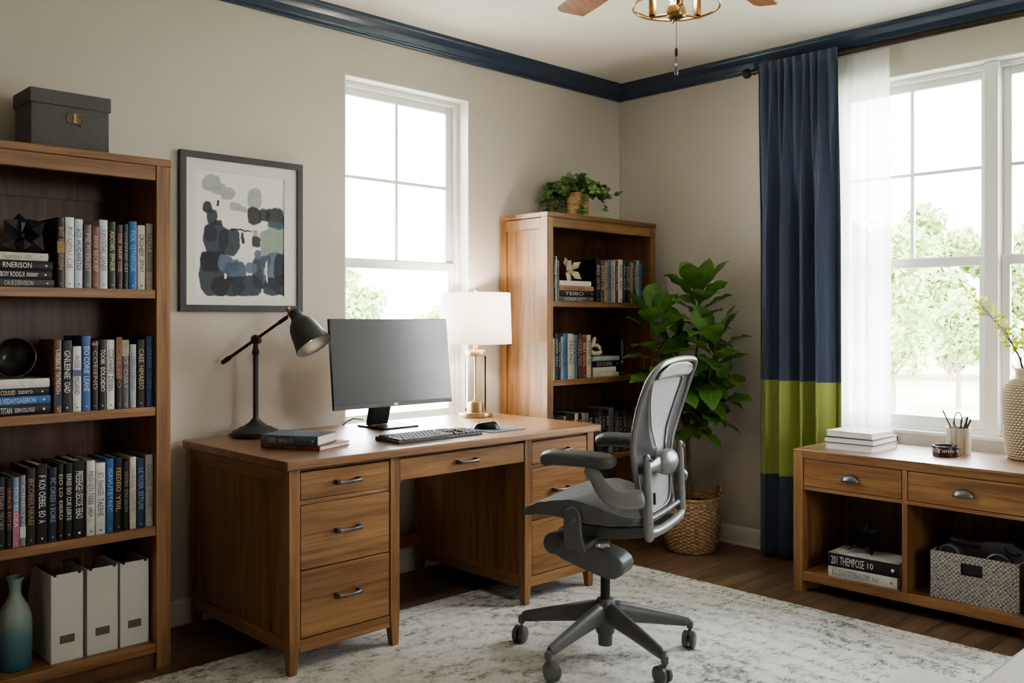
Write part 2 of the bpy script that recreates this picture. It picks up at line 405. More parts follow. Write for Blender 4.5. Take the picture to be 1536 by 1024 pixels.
for px, d, h, lab in ((532, 24, 3.9, 'pale leafy tree behind the monitor, left side of the narrow window'), (655, 27, 2.9, 'low pale tree far off, right side of the narrow window behind the lamp shade'), (452, 27, 4.5, None)):
    if lab:
        x, y = at(px, d); tree(lab, x, y, h, .5, .95 if px == 532 else 1.0, 0, TL[1], n=2600, sz=.1)

# ------------------------------------------------------------------ light
wd = bpy.data.worlds.new('sky'); SC.world = wd; wd.use_nodes = True
nt = wd.node_tree; nt.nodes.clear(); wo = nt.nodes.new('ShaderNodeOutputWorld'); bg = nt.nodes.new('ShaderNodeBackground')
tc = nt.nodes.new('ShaderNodeTexCoord'); sp = nt.nodes.new('ShaderNodeSeparateXYZ'); L(nt, tc.outputs['Generated'], sp.inputs[0])
cl = N(nt, 'ShaderNodeTexNoise', Scale=2.6, Detail=6.0); L(nt, tc.outputs['Generated'], cl.inputs['Vector'])
sky = ramp(nt, sp.outputs[2], [(.0, (1, .99, .97, 1)), (.35, (.88, .94, 1, 1)), (1, (.55, .74, 1, 1))])
c = mix(nt, ramp(nt, cl.outputs[0], [(.45, (0, 0, 0, 1)), (.62, (1, 1, 1, 1))]), sky, (1, 1, 1, 1))
L(nt, c, bg.inputs[0]); bg.inputs[1].default_value = SKY; L(nt, bg.outputs[0], wo.inputs[0])
def lamp(name, typ, loc, energy, col=(1, 1, 1), rot=None, **kw):
    l = bpy.data.lights.new(name, typ); l.energy = energy; l.color = col
    for k_, v_ in kw.items(): setattr(l, k_, v_)
    o = bpy.data.objects.new(name, l); COL.objects.link(o); o.location = loc
    if rot: o.rotation_euler = rot
    return o
def portal(loc, rot, sx, sy):
    o = lamp('window_portal', 'AREA', loc, 1, rot=rot, shape='RECTANGLE', size=sx, size_y=sy); o.data.cycles.is_portal = True
portal(((AX0+AX1)/2, YA+.16, 1.55), (R(-90), 0, 0), .77, 1.7)
portal(((FX0+FX1)/2, Y0-.16, 1.65), (R(90), 0, 0), FX1-FX0, 1.1)
portal((XB+.16, 1.505, 1.565), (R(90), 0, R(90)), 1.54, 1.73)
lamp('sun', 'SUN', (-10, -14, 20), SUN, (1, .95, .87), (0, R(-42), 0), angle=R(1.5))
SC.view_settings.view_transform = 'AgX'; SC.view_settings.look = LOOK; SC.view_settings.exposure = EXPO
# ------------------------------------------------------------------ bookcases
def bookcase(label, x0, x1, yf, yb, zt, shelves, st=.032, post=.052):
    t = thing('bookcase', label, 'bookcase', ((x0+x1)/2, (yf+yb)/2, 0))
    for a, b in ((x0, x0+post), (x1-post, x1)):
        s = MB(); m = a if a == x0 else b
        inn = (a+.012, b) if a == x0 else (a, b-.012)
        s.box((a, yf, 0), (b, yf+.05, zt-.026)); s.box((a, yb-.05, 0), (b, yb, zt-.026))
        s.box((inn[0], yf+.05, .06), (inn[1], yb-.05, zt-.026))
        e = (a, a+.012) if a == x0 else (b-.012, b)
        s.box((e[0], yf+.05, zt-.085), (e[1], yb-.05, zt-.03)); s.box((e[0], yf+.05, .03), (e[1], yb-.05, .12))
        s.build('side_panel', WOODZ, t, bevel=.0015)
    bx('top', (x0-.002, yf-.004, zt-.026), (x1+.002, yb, zt), WOODX, t, .003)
    bx('top_rail', (x0+post, yf+.003, zt-.078), (x1-post, yf+.025, zt-.026), WOODX, t)
    bk = MB().box((x0+post, yb-.012, .06), (x1-post, yb, zt-.026)); bk.box((x0+post, yb-.022, zt-.13), (x1-post, yb-.012, zt-.026))
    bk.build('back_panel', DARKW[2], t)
    for z in shelves[:-1]: bx('shelf', (x0+post, yf+.004, z-st), (x1-post, yb-.012, z), WOODX, t)
    z = shelves[-1]
    bx('bottom_shelf', (x0+post, yf+.004, z-.034), (x1-post, yb-.012, z), WOODX, t)
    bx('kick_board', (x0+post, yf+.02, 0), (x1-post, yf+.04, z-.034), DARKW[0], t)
    return t
SHL = [1.354, .936, .508, .091]
SHR = [1.342, .931, .506, .091]
bookcase('tall oak bookcase with books and magazine files at the left edge of the photo', .46, 1.415, 3.246, 3.632, 1.822, SHL)
bookcase('oak bookcase in the far corner with a trailing plant on top', 3.405, 4.313, 3.275, 3.632, 1.803, SHR, st=.03, post=.045)

# ------------------------------------------------------------------ books
_cm = {}
def cover(col):
    if col not in _cm: _cm[col] = plain('book_cover', srgb(*col), .45, 0, .10, 60)
    return _cm[col]
def ink(col):
    k = ('i',)+col
    if k not in _cm: _cm[k] = plain('spine_lettering', srgb(*col), .6, 0, .05)
    return _cm[k]
W, K, GO, TA, GY = (222, 220, 214), (26, 25, 25), (196, 160, 88), (176, 152, 122), (150, 148, 146)
rb = random.Random(3)
def upright(x0, x1, z0, z1, yf, col, title, icol, label, group, depth=None, band=None, tl=(.14, .78)):
    d = depth or rb.uniform(.15, .185); x1 -= .0012
    xc = (x0+x1)/2; t = thing('book', label, 'book', (xc, yf+d/2, z0), 0, group)
    c = MB(); k = .0022; th = x1-x0
    sp = [(x0+k*0, yf+.003), (x0+th*.18, yf+.0006), (xc, yf), (x1-th*.18, yf+.0006), (x1, yf+.003), (x1, yf+d), (x1-k, yf+d), (x1-k, yf+.006), (x0+k, yf+.006), (x0+k, yf+d), (x0, yf+d)]
    c.prism(sp, lambda u, v, q: (u, v, q), z0, z1)
    c.build('cover', cover(col), t)
    MB().box((x0+k, yf+.006, z0+.003), (x1-k, yf+d-.004, z1-.004)).build('pages', PAGES, t)
    if band:
        a, b_, bc = band
        MB().box((x0-.0002, yf-.0006, z0+(z1-z0)*a), (x1+.0002, yf+.004, z0+(z1-z0)*b_)).build('spine_band', cover(bc), t)
    if title:
        m = MB(); H = z1-z0; za = z1-H*tl[0]; zb = z1-H*tl[1]; yy = yf-.0009
        parts = title.split('|')
        tot = sum(len(p)+1.0 for p in parts); zc_ = za
        for p in parts:
            ln = (za-zb)*len(p)/tot; hw = th*.30
            add_text(m, p, lambda u, v, zc_=zc_, ln=ln, hw=hw: (xc-hw+2*hw*v, yy, zc_-ln*u))
            zc_ -= ln+(za-zb)/tot
        m.build('title', ink(icol), t, recalc=False, flat=True)
        MB().lathe([(th*.10, 0), (th*.10, .0004)], (xc, yy, z0+H*.06), 10, 0, Matrix.Rotation(R(90), 3, 'X')).build('emblem', ink(icol), t)
    return t
def lying(name, c, rz, lx, ly, th, col, title, icol, label, group, spine='-y', page_top=False, u0=.08, u1=.62, hh=.30, cat='book'):
    """a closed book lying flat; c = base centre, lx along the spine, ly across"""
    t = thing(name, label, cat, c, rz, group); k = .0025
    b = MB(); x0, x1, y0, y1 = -lx/2, lx/2, -ly/2, ly/2
    pr = [(y0+.003, 0), (y1, 0), (y1, k), (y0+.007, k), (y0+.007, th-k), (y1, th-k), (y1, th), (y0+.003, th), (y0+.0006, th*.8), (y0, th*.5), (y0+.0006, th*.2)]
    b.prism(pr, lambda u, v, q: (q, u, v), x0, x1); b.build('cover', cover(col), t, local=True)
    MB().box((x0+.004, y0+.007, k), (x1-.004, y1-.005, th-k)).build('pages', PAGES, t, local=True)
    if title:
        m = MB(); parts = title.split('|'); tot = sum(len(p)+1.2 for p in parts); xc = x0+lx*u0; un = lx*(u1-u0)/tot
        for i, p in enumerate(parts):
            ln = un*len(p); h_ = th*(hh if i == 0 else hh*.7)
            add_text(m, p, lambda u, v, xc=xc, ln=ln, h_=h_: (xc+ln*u, y0-.0008, th/2-h_+2*h_*v)); xc += ln+un*1.2
        m.build('title', ink(icol), t, local=True, recalc=False, flat=True)
        MB().lathe([(th*.12, 0), (th*.12, .0004)], (x1-lx*.08, y0-.0008, th/2), 10, 0, Matrix.Rotation(R(90), 3, 'X')).build('emblem', ink(icol), t, local=True)
    return t
# (x0, x1, ztop, cover colour, title, ink colour, look, band)
ROW1 = [
 (1.036,1.060,1.590,(44,38,32),'BNO|EG|EERISIN',TA,'tall dark brown book with gold lettering',(.5,.66,(150,112,56))),
 (1.062,1.091,1.592,(222,220,216),'P.CQPILI|CIE',(150,120,112),'tall white book with thin pink-brown lettering',None),
 (1.093,1.120,1.588,(196,206,220),'ACO|HUIDARETOI',(60,62,72),'pale blue-white book with slim dark lettering',None),
 (1.121,1.147,1.571,(104,98,96),'PIE|MOEBILEST',(190,182,176),'short grey book with pale lettering',None),
 (1.148,1.173,1.567,(122,78,68),'AHOI|BECKIEP',(200,170,160),'short dull red-brown book',None),
 (1.175,1.203,1.592,(206,206,208),'SUM OETHEL|CANFIE',(96,98,104),'broad white book with fine grey lettering',None),
 (1.205,1.230,1.588,(52,64,46),'ASCOIEL|EPNEIR',(196,190,150),'dark green book with cream lettering',None),
 (1.232,1.254,1.579,(58,46,38),'COE|HAIR|COE',(196,160,110),'dark brown book with gold blocks of lettering',None),
 (1.255,1.273,1.583,(34,34,36),'LONDFINRE|SSI',GY,'thin black book with grey lettering',None),
 (1.274,1.303,1.594,(44,96,152),'FIOL|CETARINGIK',(130,176,216),'bright blue book',None),
 (1.305,1.333,1.582,(206,200,184),'CROHEIY|JENO',(40,38,36),'cream book with heavy black lettering',None),
 (1.335,1.361,1.590,(164,150,138),'SAOIT BADISE',(92,84,80),'beige-grey book against the right side panel',None)]
ROW2 = [
 (1.026,1.051,1.180,(110,86,72),'UIEBBLE|TATREAON',(216,206,196),'brown and tan book with white lettering',(.1,.3,(52,56,66))),
 (1.053,1.085,1.177,(42,44,48),'GNLEINIE|OAD',W,'black book with large white lettering',None),
 (1.087,1.115,1.157,(214,212,206),'WOOEE|EE MOIIND',(92,94,110),'short white book with blue spine mark',(.54,.64,(98,108,150))),
 (1.116,1.146,1.191,(66,96,146),'EIO CORIE|LEANE',(190,206,226),'tall steel-blue book',None),
 (1.148,1.170,1.175,(46,38,34),'COEIEND',(190,156,120),'dark book with copper lettering',(.93,.97,(150,104,80))),
 (1.172,1.197,1.178,(36,36,38),'TOOIK|EOLOIDIO',W,'black book with boxed white letters',None),
 (1.199,1.227,1.177,(218,216,210),'COEHAREI|DEIEN',(64,62,60),'white book with black lettering',None),
 (1.229,1.250,1.186,(44,40,38),'CIEE HEO',(170,120,90),'book brown above and black below',(.42,1,(124,82,62))),
 (1.251,1.276,1.176,(92,94,96),'EIO|CUAY',(176,170,158),'grey book with a tan top band',(.76,1,(150,138,116))),
 (1.278,1.301,1.160,(158,164,172),'LISBUTSIAO',(120,126,134),'short pale grey-blue book',None),
 (1.303,1.332,1.176,(36,32,30),'CAEE|HIMAESO',(190,170,130),'black book with tan lettering',None),
 (1.334,1.361,1.188,(36,64,100),'UREAAIR|TLONI',(80,120,164),'tall navy book against the right side panel',None)]
ROW3 = [
 (.855,.880,.741,(30,30,32),'FITEHN|SEORE',(160,140,130),'black book cut by photo edge',None),
 (.882,.901,.735,(32,30,30),'UIOINOB|ERITSO',(190,130,96),'thin black book with orange and white lettering',None),
 (.902,.922,.735,(124,148,178),'OCI|EEOEA',(216,210,214),'thin book pale blue above and pink below',(0,.5,(176,112,128))),
 (.923,.941,.739,(140,140,138),'CINEUYI',(190,190,190),'thin grey book with white letters',(.12,.28,(196,196,194))),
 (.943,.971,.760,(46,42,38),'IECOBEILNEAEI',(170,142,104),'tall dark book with tan lettering',None),
 (.973,1.008,.768,(30,30,32),'F KOI OEBEL|EO|A',W,'broad black book with bold white lettering',None),
 (1.010,1.037,.754,(38,42,56),'FC OREEI|I EORE',(150,160,180),'blue-black book with grey-blue lettering',None),
 (1.039,1.059,.765,(28,28,28),'EIO LO|EIERO',(206,190,170),'narrow black book with cream and brown lettering',None),
 (1.061,1.086,.764,(32,32,32),'EEREE EIO|CUE LEIRTE',W,'black book with two columns of white lettering',None),
 (1.088,1.128,.769,(26,26,27),'PRESEIHGEI UESCOE|EIEAO',W,'wide black book with a long white title',None),
 (1.131,1.159,.765,(206,204,200),'MEID OTI TEEEE|AREA',(70,70,72),'tall white book with small black lettering',None),
 (1.161,1.194,.754,(212,210,206),'EO|NAHGED|TAEBIIE',(80,78,78),'lower white book with spaced black lettering',None),
 (1.196,1.222,.765,(52,98,152),'ISAVUTETREC',(150,186,220),'bright blue book',None),
 (1.225,1.253,.765,(34,32,30),'FEEDEIO|YIIIL',(200,172,100),'black book with gold lettering',None),
 (1.255,1.276,.750,(36,35,34),'YEORE|DECEION',(150,142,130),'narrow black book with faint grey lettering',None),
 (1.278,1.301,.762,(208,200,188),'OEYRAOI|SEBAIDO',(140,132,124),'cream book with faint lettering',None),
 (1.303,1.332,.754,(44,66,92),'LE YOER|EITUIE',(140,170,196),'dark teal-blue book with pale blue lettering',None),
 (1.333,1.361,.765,(156,150,144),'COIACE|JIWVE',(96,92,90),'grey book against the right side panel',None)]
ORD = ['first','second','third','fourth','fifth','sixth','seventh','eighth','ninth','tenth','eleventh','twelfth','thirteenth','fourteenth','fifteenth','sixteenth','seventeenth','eighteenth','nineteenth','twentieth','twenty-first','twenty-second','twenty-third','twenty-fourth','twenty-fifth']
def place_row(row, z, yf, group, where):
    for i, (a, b, zt, col, ti, ic, look, band) in enumerate(row):
        if i+1 < len(row): b = min(b, row[i+1][0])
        upright(a, b, z, zt, yf+rb.uniform(0, .006), col, ti, ic, '%s, %s upright from left, %s' % (look, ORD[i], where), group, band=band)
place_row(ROW1, SHL[0], 3.264, 'upright books on the top shelf of the left bookcase', "left bookcase's top shelf")
place_row(ROW2, SHL[1], 3.264, 'upright books on the second shelf of the left bookcase', "left bookcase's second shelf")
place_row(ROW3, SHL[2], 3.264, 'upright books on the third shelf of the left bookcase', "left bookcase's third shelf")
def stack(items, x1s, yc, z, group, lx, ly):
    for (x1, th, col, ti, ic, lab, u0, u1) in items:
        lying('book', (x1-lx/2, yc, z), 0, lx, ly, th-.0008, col, ti, ic, lab, group, u0=u0, u1=u1); z += th
    return z
S1 = [(1.026,.027,(74,72,72),'CAUE.DERVISION',(200,198,194),'dark grey book, bottom of the flat stack on left bookcase top shelf',.42,.78),
      (1.020,.029,(40,42,44),'BOIY ROOG II|sasaer',W,'black book lettered in two sizes, second from bottom of left top-shelf stack',.40,.86),
      (1.022,.031,(36,37,39),'RNERISON',W,'black book with biggest white title, under white book in left top-shelf stack',.42,.80),
      (1.008,.026,(202,198,190),'Tenrsoe|aor',(150,146,140),'off-white book, top of the flat stack on left bookcase top shelf',.46,.86)]
zt1 = stack(S1, 0, 3.36, SHL[0], 'books lying flat on the top shelf of the left bookcase', .26, .19)
S2 = [(1.015,.034,(34,33,34),'TITAN|SERVOLOGS',W,'black book with large white title, bottom of left second-shelf stack',.42,.84),
      (1.015,.028,(62,104,164),'LVEDAYGASERON',(196,214,234),'bright blue book in the flat stack on left second shelf',.42,.86),
      (1.010,.026,(42,38,37),'COUUID|sasero',(206,200,190),'dark brown-black book under the white one in left second-shelf stack',.44,.84),
      (1.012,.030,(212,208,204),'',W,'white book, top of the flat stack on left second shelf',.4,.8)]
zt2 = stack(S2, 0, 3.36, SHL[1], 'books lying flat on the second shelf of the left bookcase', .26, .19)
# dark folded star ornament and round bowl on the two stacks
def petals(name, label, cat, c, mat, specs, th=.006, core=.012):
    """folded-metal ornament: rhomboid petals from a core"""
    t = MB(); c = Vector(c)
    for d, ln, wd_, up in specs:
        d = Vector(d).normalized(); s = d.cross(Vector(up)).normalized(); n_ = s.cross(d).normalized()
        p = [c, c+d*ln*.55+s*wd_, c+d*ln, c+d*ln*.55-s*wd_]; q = c+d*ln*.5+n_*wd_*.45
        t.add([p[0]-n_*th*.3, p[1], p[2], p[3], q, c+d*ln*.5-n_*th], [(0, 1, 4), (1, 2, 4), (2, 3, 4), (3, 0, 4), (1, 0, 5), (2, 1, 5), (3, 2, 5), (0, 3, 5)])
    t.ell(c, (core,)*3, 10, 6)
    zmin = min(v[2] for v in t.v)
    o = t.build(name, mat, loc=(c.x, c.y, zmin), flat=True); return tag(o, label, cat)
MATTE = plain('matte_black_metal', srgb(42, 43, 45), .45, .3, .1)
petals('star_ornament', 'black folded petal ornament on top of the flat stack, left bookcase top shelf', 'ornament', (.935, 3.30, zt1+.058),
       MATTE, [((.75, -.5, .55), .085, .036, (0, -1, 0)), ((.72, -.5, -.62), .088, .040, (0, -1, 0)), ((-.9, -.4, -.5), .085, .036, (0, -1, 0)), ((-.8, -.4, .6), .08, .034, (0, -1, 0)), ((0, .3, 1), .078, .03, (0, -1, 0)), ((-.05, -.7, -.72), .072, .03, (0, 0, 1)), ((.3, .9, .3), .07, .034, (0, 0, 1))])
def bowl():
    c = Vector((.928, 3.335, zt2+.066)); m = Matrix.Rotation(R(80), 3, 'X') @ Matrix.Rotation(R(0), 3, 'Z')
    m = Matrix.Rotation(R(-33), 3, 'Z') @ m
    t = thing('round_dish', 'dark round dish standing on edge on the flat stack, left bookcase second shelf', 'dish', (c.x, c.y, zt2))
    b = MB(); pr = [(.004, -.034), (.03, -.033), (.05, -.022), (.062, -.006), (.066, .006), (.066, .012), (.063, .012), (.058, 0), (.046, -.014), (.028, -.024), (.004, -.026)]
    b.lathe(pr, c, 40, 0, m); b.build('dish_body', plain('glazed_charcoal', srgb(52, 53, 52), .28, .2, .15, 30), t)
    MB().tube([c+m @ Vector((.0655*math.cos(a*TAU/40), .0655*math.sin(a*TAU/40), .0125)) for a in range(40)], .0022, 6, closed=True).build('rim', plain('worn_rim', srgb(96, 95, 92), .35, .3), t)
bowl()
# magazine files and the glazed vase on the bottom shelf
FILEW = plain('white_cardboard', srgb(212, 209, 204), .75, 0, .02, 60)
CARDH = plain('label_card', srgb(120, 104, 88), .8, 0, .06, 80)
FGROUP = 'white magazine files on the bottom shelf'
def magfile(x0, x1, yf, yb, z, zt, label):
    t = thing('magazine_file', label, 'magazine file', ((x0+x1)/2, (yf+yb)/2, z), 0, FGROUP)
    k = .003; b = MB(); zb = zt+.006
    side = [(yf, z), (yb, z), (yb, zb), (yb-.09, zb), (yf+.05, zt), (yf, zt)]
    side = [(yf, z), (yb, z), (yb, zt-.11), (yb-.055, zt), (yf, zt)]
    for a in (x0, x1-k): b.prism(side, lambda u, v, q: (q, u, v), a, a+k)
    b.box((x0+k, yf, z), (x1-k, yf+k, zt)); b.box((x0+k, yb-k, z), (x1-k, yb, zt-.11)); b.box((x0+k, yf+k, z), (x1-k, yb-k, z+k))
    b.build('file_body', FILEW, t, bevel=.0008)
    w_ = (x1-x0)
    MB().box((x0+w_*.27, yf-.0015, z+.062), (x0+w_*.73, yf+.001, z+.089)).build('label_holder', CARDH, t, bevel=.0006)
    for lo, hi in (((x0+.007, yf-.002), (x0+.017, yf+.005)), ((x1-.017, yf-.002), (x1-.007, yf+.005)), ((x0-.002, yb-.07), (x0+.008, yb-.06)), ((x1-.008, yb-.07), (x1+.002, yb-.06))):
        MB().box((lo[0], lo[1], zt-.006), (hi[0], hi[1], zt+.004)).build('corner_clip', BLACK, t, bevel=.001)
magfile(1.024, 1.127, 3.290, 3.535, SHL[3], .388, 'white magazine file beside the blue-green vase, leftmost of three')
magfile(1.140, 1.244, 3.290, 3.535, SHL[3], .388, 'white magazine file between two others on left bookcase bottom shelf')
magfile(1.252, 1.353, 3.290, 3.535, SHL[3], .388, 'white magazine file nearest the right side panel of left bookcase')
def glaze():
    m, nt, out = new_mat('ombre_glaze'); p = principled(nt, out, Roughness=.3)
    tc = N(nt, 'ShaderNodeTexCoord'); sp = N(nt, 'ShaderNodeSeparateXYZ'); L(nt, tc.outputs['Object'], sp.inputs[0])
    n = N(nt, 'ShaderNodeTexNoise', Scale=60.0, Detail=4.0); L(nt, tc.outputs['Object'], n.inputs['Vector'])
    a = N(nt, 'ShaderNodeMath', operation='MULTIPLY_ADD'); a.inputs[1].default_value = .05; L(nt, n.outputs[0], a.inputs[0]); L(nt, sp.outputs[2], a.inputs[2])
    d = N(nt, 'ShaderNodeMath', operation='DIVIDE'); d.inputs[1].default_value = .36; L(nt, a.outputs[0], d.inputs[0])
    c = ramp(nt, d.outputs[0], [(.08, srgb(58, 92, 108)), (.36, srgb(84, 124, 132)), (.58, srgb(150, 166, 156)), (.72, srgb(156, 168, 156)), (.95, srgb(112, 142, 142))])
    L(nt, c, p.inputs['Base Color']); bump(nt, p, n.outputs[0], .1, .002); return m
v = MB(); v.lathe([(.001, 0), (.044, 0), (.050, .006), (.0515, .05), (.0515, .14), (.049, .175), (.04, .205), (.026, .228), (.0185, .245), (.0175, .262), (.021, .285), (.030, .302), (.028, .303), (.019, .285), (.015, .262), (.015, .24), (.02, .22), (.001, .2)], (.929, 3.345, SHL[3]), 40)
tag(v.build('vase', glaze(), loc=(.929, 3.345, SHL[3])), 'slim blue-green ombre glazed vase on left bookcase bottom shelf', 'vase')
# fabric storage box on top of the left bookcase
CHAR = weave('charcoal_linen', srgb(66, 66, 67), srgb(98, 98, 98), srgb(134, 133, 131), (420, 420, 420))
def storage():
    x0, x1, y0, y1, z = 1.000, 1.262, 3.42, 3.60, 1.822
    t = thing('storage_box', 'charcoal linen lidded box with metal label frame on top of left bookcase', 'storage box', ((x0+x1)/2, (y0+y1)/2, z))
    bx('box_body', (x0, y0, z), (x1, y1, z+.19), CHAR, t, .003)
    l = MB().box((x0-.006, y0-.006, z+.174), (x1+.006, y1+.006, z+.226)); l.build('lid', CHAR, t, bevel=.004)
    f = MB(); cx_, cz = (x0+x1)/2+.012, z+.135; hw, hh = .026, .016; yy = y0-.003
    pts = [(cx_+hw*sx, yy, cz+hh*sz) for sx, sz in ((-1, -.8), (-1, .8), (-.8, 1), (.8, 1), (1, .8), (1, -.8), (.8, -1), (-.8, -1))]
    f.tube(pts, .0022, 6, closed=True); f.box((cx_-.005, yy-.002, cz-hh), (cx_+.005, yy+.003, cz+hh+.002)); f.tube([(cx_+hw*.8, yy-.001, cz-hh), (cx_+hw*.82, yy-.001, cz-hh-.014)], .002, 6)
    fo = f.build('label_frame', BRASS, t)
    MB().box((cx_-hw, yy+.001, cz-hh), (cx_+hw, yy+.0025, cz+hh)).build('label_card', plain('label_window', srgb(104, 98, 86), .4), fo)
storage()

# ------------------------------------------------------------------ right bookcase contents
QC = {'k': (30, 30, 32), 'w': (206, 202, 194), 'b': (64, 84, 110), 'g': (110, 118, 124), 't': (160, 140, 118), 'r': (128, 52, 40), 'c': (196, 184, 164), 'n': (48, 60, 72), 'br': (92, 74, 60), 'l': (150, 162, 176), 'u': (70, 110, 150), 'dg': (70, 70, 72)}
QN = {'k': 'black', 'w': 'white', 'b': 'slate blue', 'g': 'grey', 't': 'tan', 'r': 'rust red', 'c': 'cream', 'n': 'dark teal', 'br': 'brown', 'l': 'pale blue-grey', 'u': 'blue', 'dg': 'dark grey'}
QT = ['NOEI|SAC', 'LUITEO|E', 'ORIE CAD', 'BEI|OSTE', 'TREUNO', 'CAELI|DI', 'EOSRI|NE', 'HILEAS']
def qrow(spec, z, yf, group, where, start=0):
    for i, (a, b, zt, c) in enumerate(spec):
        if i+1 < len(spec) and spec[i+1][0]-a < .08: b = min(b, spec[i+1][0]); b = max(b, a+.011)
        dark = sum(QC[c]) < 300
        ic = (190, 184, 172) if dark else (70, 68, 70)
        upright(a, b, z, zt, yf+rb.uniform(0, .006), QC[c], QT[(i*3+len(spec)) % 8], ic, '%s book, %s upright from left, %s' % (QN[c], ORD[i], where), group)
Q1 = [(3.473,3.491,1.572,'k'),(3.491,3.503,1.576,'w'),(3.503,3.518,1.556,'g'),(3.813,3.847,1.575,'k'),(3.849,3.880,1.571,'br'),(3.883,3.909,1.561,'t'),(3.910,3.942,1.568,'g'),(3.943,3.963,1.572,'l'),(3.964,3.977,1.576,'c'),(3.978,4.003,1.576,'r'),(4.004,4.044,1.583,'w'),(4.046,4.066,1.582,'n'),(4.067,4.090,1.575,'k'),(4.092,4.113,1.576,'dg'),(4.114,4.139,1.571,'t'),(4.140,4.160,1.578,'br'),(4.161,4.188,1.585,'l'),(4.189,4.219,1.568,'u')]
qrow(Q1, SHR[0], 3.292, 'upright books on the top shelf of the right bookcase', "right bookcase's top shelf")
Q2 = [(3.471,3.487,1.148,'w'),(3.488,3.511,1.174,'n'),(3.512,3.528,1.157,'k'),(3.529,3.548,1.156,'l'),(3.549,3.582,1.173,'u'),(3.584,3.623,1.171,'c'),(3.624,3.641,1.167,'l'),(3.642,3.659,1.164,'g'),(3.660,3.674,1.170,'k'),(3.675,3.695,1.170,'dg'),(3.700,3.735,1.150,'r'),(3.737,3.772,1.163,'c'),(4.016,4.046,1.160,'k')]
qrow(Q2, SHR[1], 3.292, 'upright books on the second shelf of the right bookcase', "right bookcase's second shelf")
Q3 = [(3.474,3.497,.741,'k'),(3.498,3.523,.740,'k'),(3.524,3.554,.737,'dg'),(3.555,3.568,.738,'t'),(3.569,3.601,.747,'k'),(3.602,3.640,.745,'k'),(3.641,3.666,.745,'c'),(3.667,3.696,.741,'k'),(3.697,3.722,.743,'t'),(3.724,3.751,.741,'g'),(3.752,3.789,.746,'k'),(3.790,3.829,.743,'k'),(3.831,3.863,.752,'dg'),(3.864,3.890,.748,'k'),(3.891,3.917,.746,'k'),(3.918,3.965,.757,'g'),(3.967,3.985,.743,'k'),(3.986,4.006,.737,'br'),(4.007,4.038,.728,'k'),(4.039,4.068,.733,'dg'),(4.069,4.091,.736,'k'),(4.092,4.123,.722,'br'),(4.125,4.154,.715,'dg'),(4.156,4.192,.720,'k'),(4.194,4.230,.712,'dg')]
qrow(Q3, SHR[2], 3.292, 'upright books on the third shelf of the right bookcase', "right bookcase's third shelf")
def qstack(items, xs, yc, z, group, ly):
    for (x1, th, c, ti, lab) in items:
        lx = x1-xs; lying('book', (xs+lx/2, yc, z), 0, lx, ly, th-.0008, c, ti, (200, 196, 190) if sum(c) < 330 else (90, 86, 84), lab, group, u0=.15, u1=.8); z += th
    return z
zq1 = qstack([(3.798,.027,(92,92,96),'LOBEIR EOT','grey book, bottom of the flat stack on right bookcase top shelf'),(3.803,.031,(36,36,40),'TEIBO','black book, second from bottom of right top-shelf stack'),(3.797,.026,(176,130,100),'COEIRUSEA','orange-brown mottled book under white one in right top-shelf stack'),(3.775,.027,(222,216,206),'','white book, top of the flat stack on right bookcase top shelf')], 3.524, 3.40, SHR[0], 'books lying flat on the top shelf of the right bookcase', .2)
zq2 = qstack([(4.006,.024,(204,198,186),'','cream book, bottom of the flat stack on right bookcase second shelf'),(3.980,.030,(212,206,194),'','shorter cream book, second from bottom of right second-shelf stack'),(4.004,.034,(32,30,32),'EUI COERS','black book in the flat stack on right bookcase second shelf'),(4.010,.025,(176,186,184),'','pale teal-white book, top of right second-shelf stack')], 3.786, 3.385, SHR[1], 'books lying flat on the second shelf of the right bookcase', .18)
BONE = plain('bone_ceramic', srgb(206, 190, 166), .6, 0, .06, 50)
petals('star_ornament', 'bone-coloured folded star ornament on the stack, right bookcase top shelf', 'ornament', (3.652, 3.345, zq1+.058), BONE,
       [((-.75, -.5, .5), .088, .036, (0, -1, 0)), ((.55, -.6, .62), .075, .024, (0, -1, 0)), ((.7, -.6, -.7), .08, .026, (0, -1, 0)), ((-.55, -.3, -.75), .08, .03, (0, -1, 0)), ((-.1, .4, 1), .078, .03, (0, -1, 0)), ((.15, -.6, -.6), .07, .03, (0, 0, 1))], .01, .016)
k = MB(); c0 = Vector((3.850, 3.335, zq2+.012))
loop = [(-.022, 0, .09), (-.034, 0, .055), (-.045, 0, .02), (-.04, -.004, .004), (-.015, -.01, 0), (.025, -.012, 0), (.05, -.01, .006), (.046, -.006, .022), (.02, -.002, .042), (.0, 0, .05), (-.014, .004, .036), (-.026, .006, .018)]
loop = [(.0, 0, .096), (-.016, 0, .07), (-.032, 0, .042), (-.040, -.002, .02), (-.034, -.004, .006), (-.012, -.008, .001), (.02, -.01, .003), (.04, -.008, .013), (.036, -.004, .030), (.018, 0, .046), (.002, .002, .05), (-.012, .006, .040)]
k.tube([c0+Vector(p) for p in loop], [.011, .013, .014, .014, .014, .014, .014, .013, .013, .012, .011, .008], 12)
tag(k.build('knot_ornament', BONE, loc=(c0.x, c0.y, zq2), subd=1), 'cream looped knot ornament on the stack, right bookcase second shelf', 'ornament')
